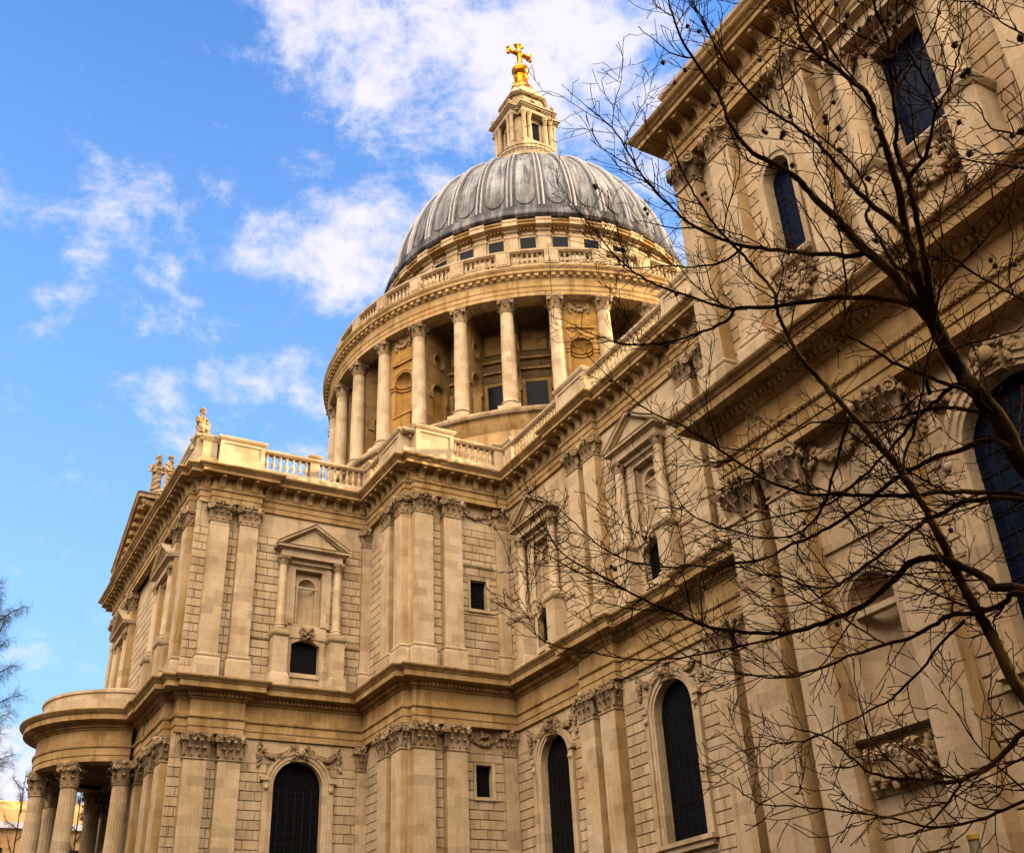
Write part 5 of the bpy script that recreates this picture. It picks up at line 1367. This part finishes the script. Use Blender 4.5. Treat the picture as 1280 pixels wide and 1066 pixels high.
def smooth_path(P, sub=3):
    out = []
    for i in range(len(P)-1):
        a, b, c, d = P[max(0, i-1)], P[i], P[i+1], P[min(len(P)-1, i+2)]
        for k in range(sub):
            t = k/sub
            out.append(0.5*((2*b)+(c-a)*t+(2*a-5*b+4*c-d)*t*t+(3*b-a-3*c+d)*t**3))
    out.append(P[-1]); return out
base = px_point(1405, 1000, 9.0)
tree = thing('bare_plane_tree', 'leafless dark plane tree with hanging seed balls, branching across the cathedral chapel', 'tree', (base.x, base.y, 0))
TI = Matrix.Translation((-base.x, -base.y, 0))
balls = []
for nm, d0, d1, w0, w1, dens, pts in LIMBS:
    k = len(pts); P = [px_point(x, y, d0+(d1-d0)*i/(k-1)+.05*math.sin(i*2.3+len(pts))) for i, (x, y) in enumerate(pts)]
    wd = [.82*(w0+(w1-w0)*(i/(k-1))**.7) for i in range(k)]
    Rd = [wd[i]*.5*(d0+(d1-d0)*i/(k-1))/1344.7 for i in range(k)]
    if nm == 'trunk':
        P = [Vector((base.x+.25, base.y-.1, -.2)), Vector((base.x+.12, base.y-.05, .6)), Vector((base.x, base.y, 1.6))] + P
        Rd = [.30, .22, .18] + [.15, .14] + [q*.84 for q in Rd[2:]]
    S_ = smooth_path(P, 4); m = len(S_)
    rr = []
    for i in range(m):
        t = i/(m-1)*(len(Rd)-1); a = int(min(t, len(Rd)-2)); rr.append((Rd[a]+(Rd[a+1]-Rd[a])*(t-a))*TW.uniform(.93, 1.08))
    S_ = [p+Vector((TW.gauss(0, 1), TW.gauss(0, 1), TW.gauss(0, 1)))*.004 for p in S_]
    mb = MB(); mb.tube([tuple(v) for v in S_], [max(.0022, q) for q in rr], 9 if nm == 'trunk' else 7, 0)
    # side twigs
    acc = 0
    for i in range(1, m-1):
        seg = (S_[i+1]-S_[i]); acc += seg.length
        thick = rr[i]
        if nm == 'trunk' and i < m*.55: continue
        step = (.088 if thick < .02 else .145)/dens
        while acc > step:
            acc -= step*TW.uniform(.6, 1.5)
            T = seg.normalized(); q = T.cross(Vector((TW.gauss(0, 1), TW.gauss(0, 1), TW.gauss(0, 1)))).normalized()
            dirn = (T*.7+q*.8+Vector((0, 0, .12))).normalized()
            big = TW.random() < .20
            L = TW.uniform(.5, 1.05) if big else TW.uniform(.12, .45)
            spur(mb, S_[i], dirn, L, min(thick*.65, .0082 if big else .0052), 2 if big else 1)
            if d0 < 9.6 and P[0].z > 4.2 and TW.random() < .05: balls.append(S_[i]+dirn*L*.6)
    spur(mb, S_[-1], (S_[-1]-S_[-2]).normalized(), .35, max(.002, rr[-1]*.8), 2)
    part(nm, mb, [BARK, TWIG], tree, TI, 60)
sbm = MB(); sbm.ball((0, 0, -.10), .017, 10, 8); sbm.tube([(0, 0, 0), (.006, 0, -.05), (0, 0, -.09)], .0018, 4)
for i in range(40): 
    a, e = TW.uniform(0, 6.28), TW.uniform(-1.5, 1.5); sbm.ball((.019*math.cos(a)*math.cos(e), .019*math.sin(a)*math.cos(e), -.10+.019*math.sin(e)), .0035, 4, 3)
SB = sbm.mesh('seed_ball', [plain_mat('seed_ball_brown', (.025, .014, .008), .9)], 60)
for (x, y, d) in ((1042, 4, 7), (1055, 17, 7), (1052, 29, 7), (1071, 36, 7), (1083, 24, 8), (1091, 43, 7), (1105, 24, 7), (1108, 15, 7), (1115, 33, 7), (1078, 66, 8), (1188, 52, 6), (1203, 82, 6), (1198, 89, 6), (1268, 41, 6), (1270, 158, 6), (1028, 144, 8), (1029, 151, 8), (1044, 157, 7.5), (1039, 128, 7.5), (1091, 158, 7.5), (1097, 161, 7.5), (1097, 180, 7.5), (1046, 184, 7.5), (1081, 220, 8), (1206, 186, 7), (1091, 298, 8.5), (1101, 306, 8.5), (1234, 324, 7.5), (1239, 329, 7.5), (976, 164, 8), (974, 171, 8), (987, 205, 8.5), (985, 144, 8.5), (948, 77, 9), (946, 114, 9), (948, 108, 9), (956, 120, 9), (957, 122, 9), (952, 165, 9), (955, 167, 9), (967, 12, 8.5), (901, 130, 9.5), (889, 133, 9.5), (893, 136, 9.5), (876, 245, 10), (883, 251, 10), (880, 243, 10), (808, 270, 10.5), (805, 262, 10.5), (744, 238, 11), (742, 234, 11), (827, 79, 10), (842, 105, 10), (855, 88, 10), (1014, 617, 9.5), (763, 708, 10.5), (768, 711, 10.5), (1045, 436, 9), (984, 519, 10), (1043, 776, 8)):
    p = px_point(x, y-12, d)
    obj('seed_ball', SB, tree, TI @ Matrix.Translation(p) @ Matrix.Rotation(TW.uniform(0, 6), 4, 'Z') @ Matrix.Diagonal((TW.uniform(.85, 1.15),)*3+(1,)))
for p in balls[:26]: obj('seed_ball', SB, tree, TI @ Matrix.Translation(p))

# drooping tree at the left edge and the young tree by the portico
def crown_tree(label, loc, H, trunk_r, n, droop, seed, spread, first):
    global TW
    TW = random.Random(seed)
    t = thing('bare_tree', label, 'tree', loc)
    tr = MB(); pts = [(0.06*math.sin(i), .05*math.cos(i*1.3), H*i/10) for i in range(11)]
    tr.tube(pts, [trunk_r*(1-.85*i/10) for i in range(11)], 7); part('trunk', tr, BARK, t, None, 60)
    for i in range(n):
        z = H*(first+(1-first)*(i+.5)/n); a = i*2.4; L = spread*(1.15-.75*(z/H))*TW.uniform(.8, 1.15)
        mb = MB(); d = Vector((math.cos(a), math.sin(a), .9)).normalized(); p = Vector((.05, .05, z)); pts = [p]; m = 10
        for k in range(m):
            d = (d+Vector((TW.gauss(0, .12), TW.gauss(0, .12), -droop*(k/m)+.02))).normalized(); p = p+d*L/m; pts.append(p)
        mb.tube([tuple(q) for q in pts], [trunk_r*.30*(1-.9*k/m)+.005 for k in range(m+1)], 5)
        for k in range(2, m+1):
            for _ in range(13 if droop > 0 else 7):
                q = Vector((TW.gauss(0, 1), TW.gauss(0, 1), TW.gauss(0, .8)-droop*1.5)).normalized()
                wisp(mb, pts[k], q, TW.uniform(.5, 1.0)*min(L*.28, .75), .0046, 2, droop)
        part('branch', mb, [TWIG, HAZY], t, None, 60)
    return t
def wisp(mb, p, d, L, r, lev, droop):
    n = 5; pts = [p]
    for i in range(n):
        d = (d+Vector((TW.gauss(0, .2), TW.gauss(0, .2), TW.gauss(0, .15)-droop*.5))).normalized(); p = p+d*L/n; pts.append(p)
        if lev > 0 and TW.random() < .75:
            q = Vector((TW.gauss(0, 1), TW.gauss(0, 1), TW.gauss(0, 1)-droop)).normalized(); wisp(mb, p, (d+q*.8).normalized(), L*.5, r*.7, lev-1, droop)
    mb.tube([tuple(q) for q in pts], [r*(1-.5*i/n) for i in range(n+1)], 3, 1, False)
e = px_dir(-38, 900); e = e/math.hypot(e.x, e.y); q = CAM+e*62
crown_tree('tall leafless drooping birch at the left edge, beyond the portico', (q.x, q.y, 0), 23.6, .2, 40, .10, 5, 4.6, .35)
e = px_dir(24, 1020); e = e/math.hypot(e.x, e.y); q = CAM+e*105
crown_tree('slender young leafless tree standing left of the portico columns', (q.x, q.y, 0), 24.3, .16, 16, -.05, 6, 4.0, .3)
e = px_dir(98, 1020); e = e/math.hypot(e.x, e.y); q = CAM+e*118
crown_tree('bushy leafless tree glimpsed between the portico columns', (q.x, q.y, 0), 27, .2, 16, .1, 8, 4.0, .3)

# slim metal pole in front of the chapel wall
q = CAM+px_dir(1217, 1050)*19
mp_ = thing('flue_pole', 'slim brass-capped metal pole standing before the chapel wall', 'pole', (q.x, q.y, 0))
zt = (CAM+px_dir(1216, 1041)*19).z
mb = MB(); mb.lathe([(.085, 0), (.085, zt-.12), (.07, zt-.10)], 12); part('shaft', mb, plain_mat('pole_bronze', (.09, .06, .03), .6, .2), mp_, None, 40)
mb = MB(); mb.lathe([(.07, zt-.11), (.095, zt-.09), (.095, zt-.02), (.08, zt-.01), (0.0, zt-.02)], 12); part('cap', mb, plain_mat('dull_brass', (.30, .17, .03), .5, .3), mp_, None, 40)
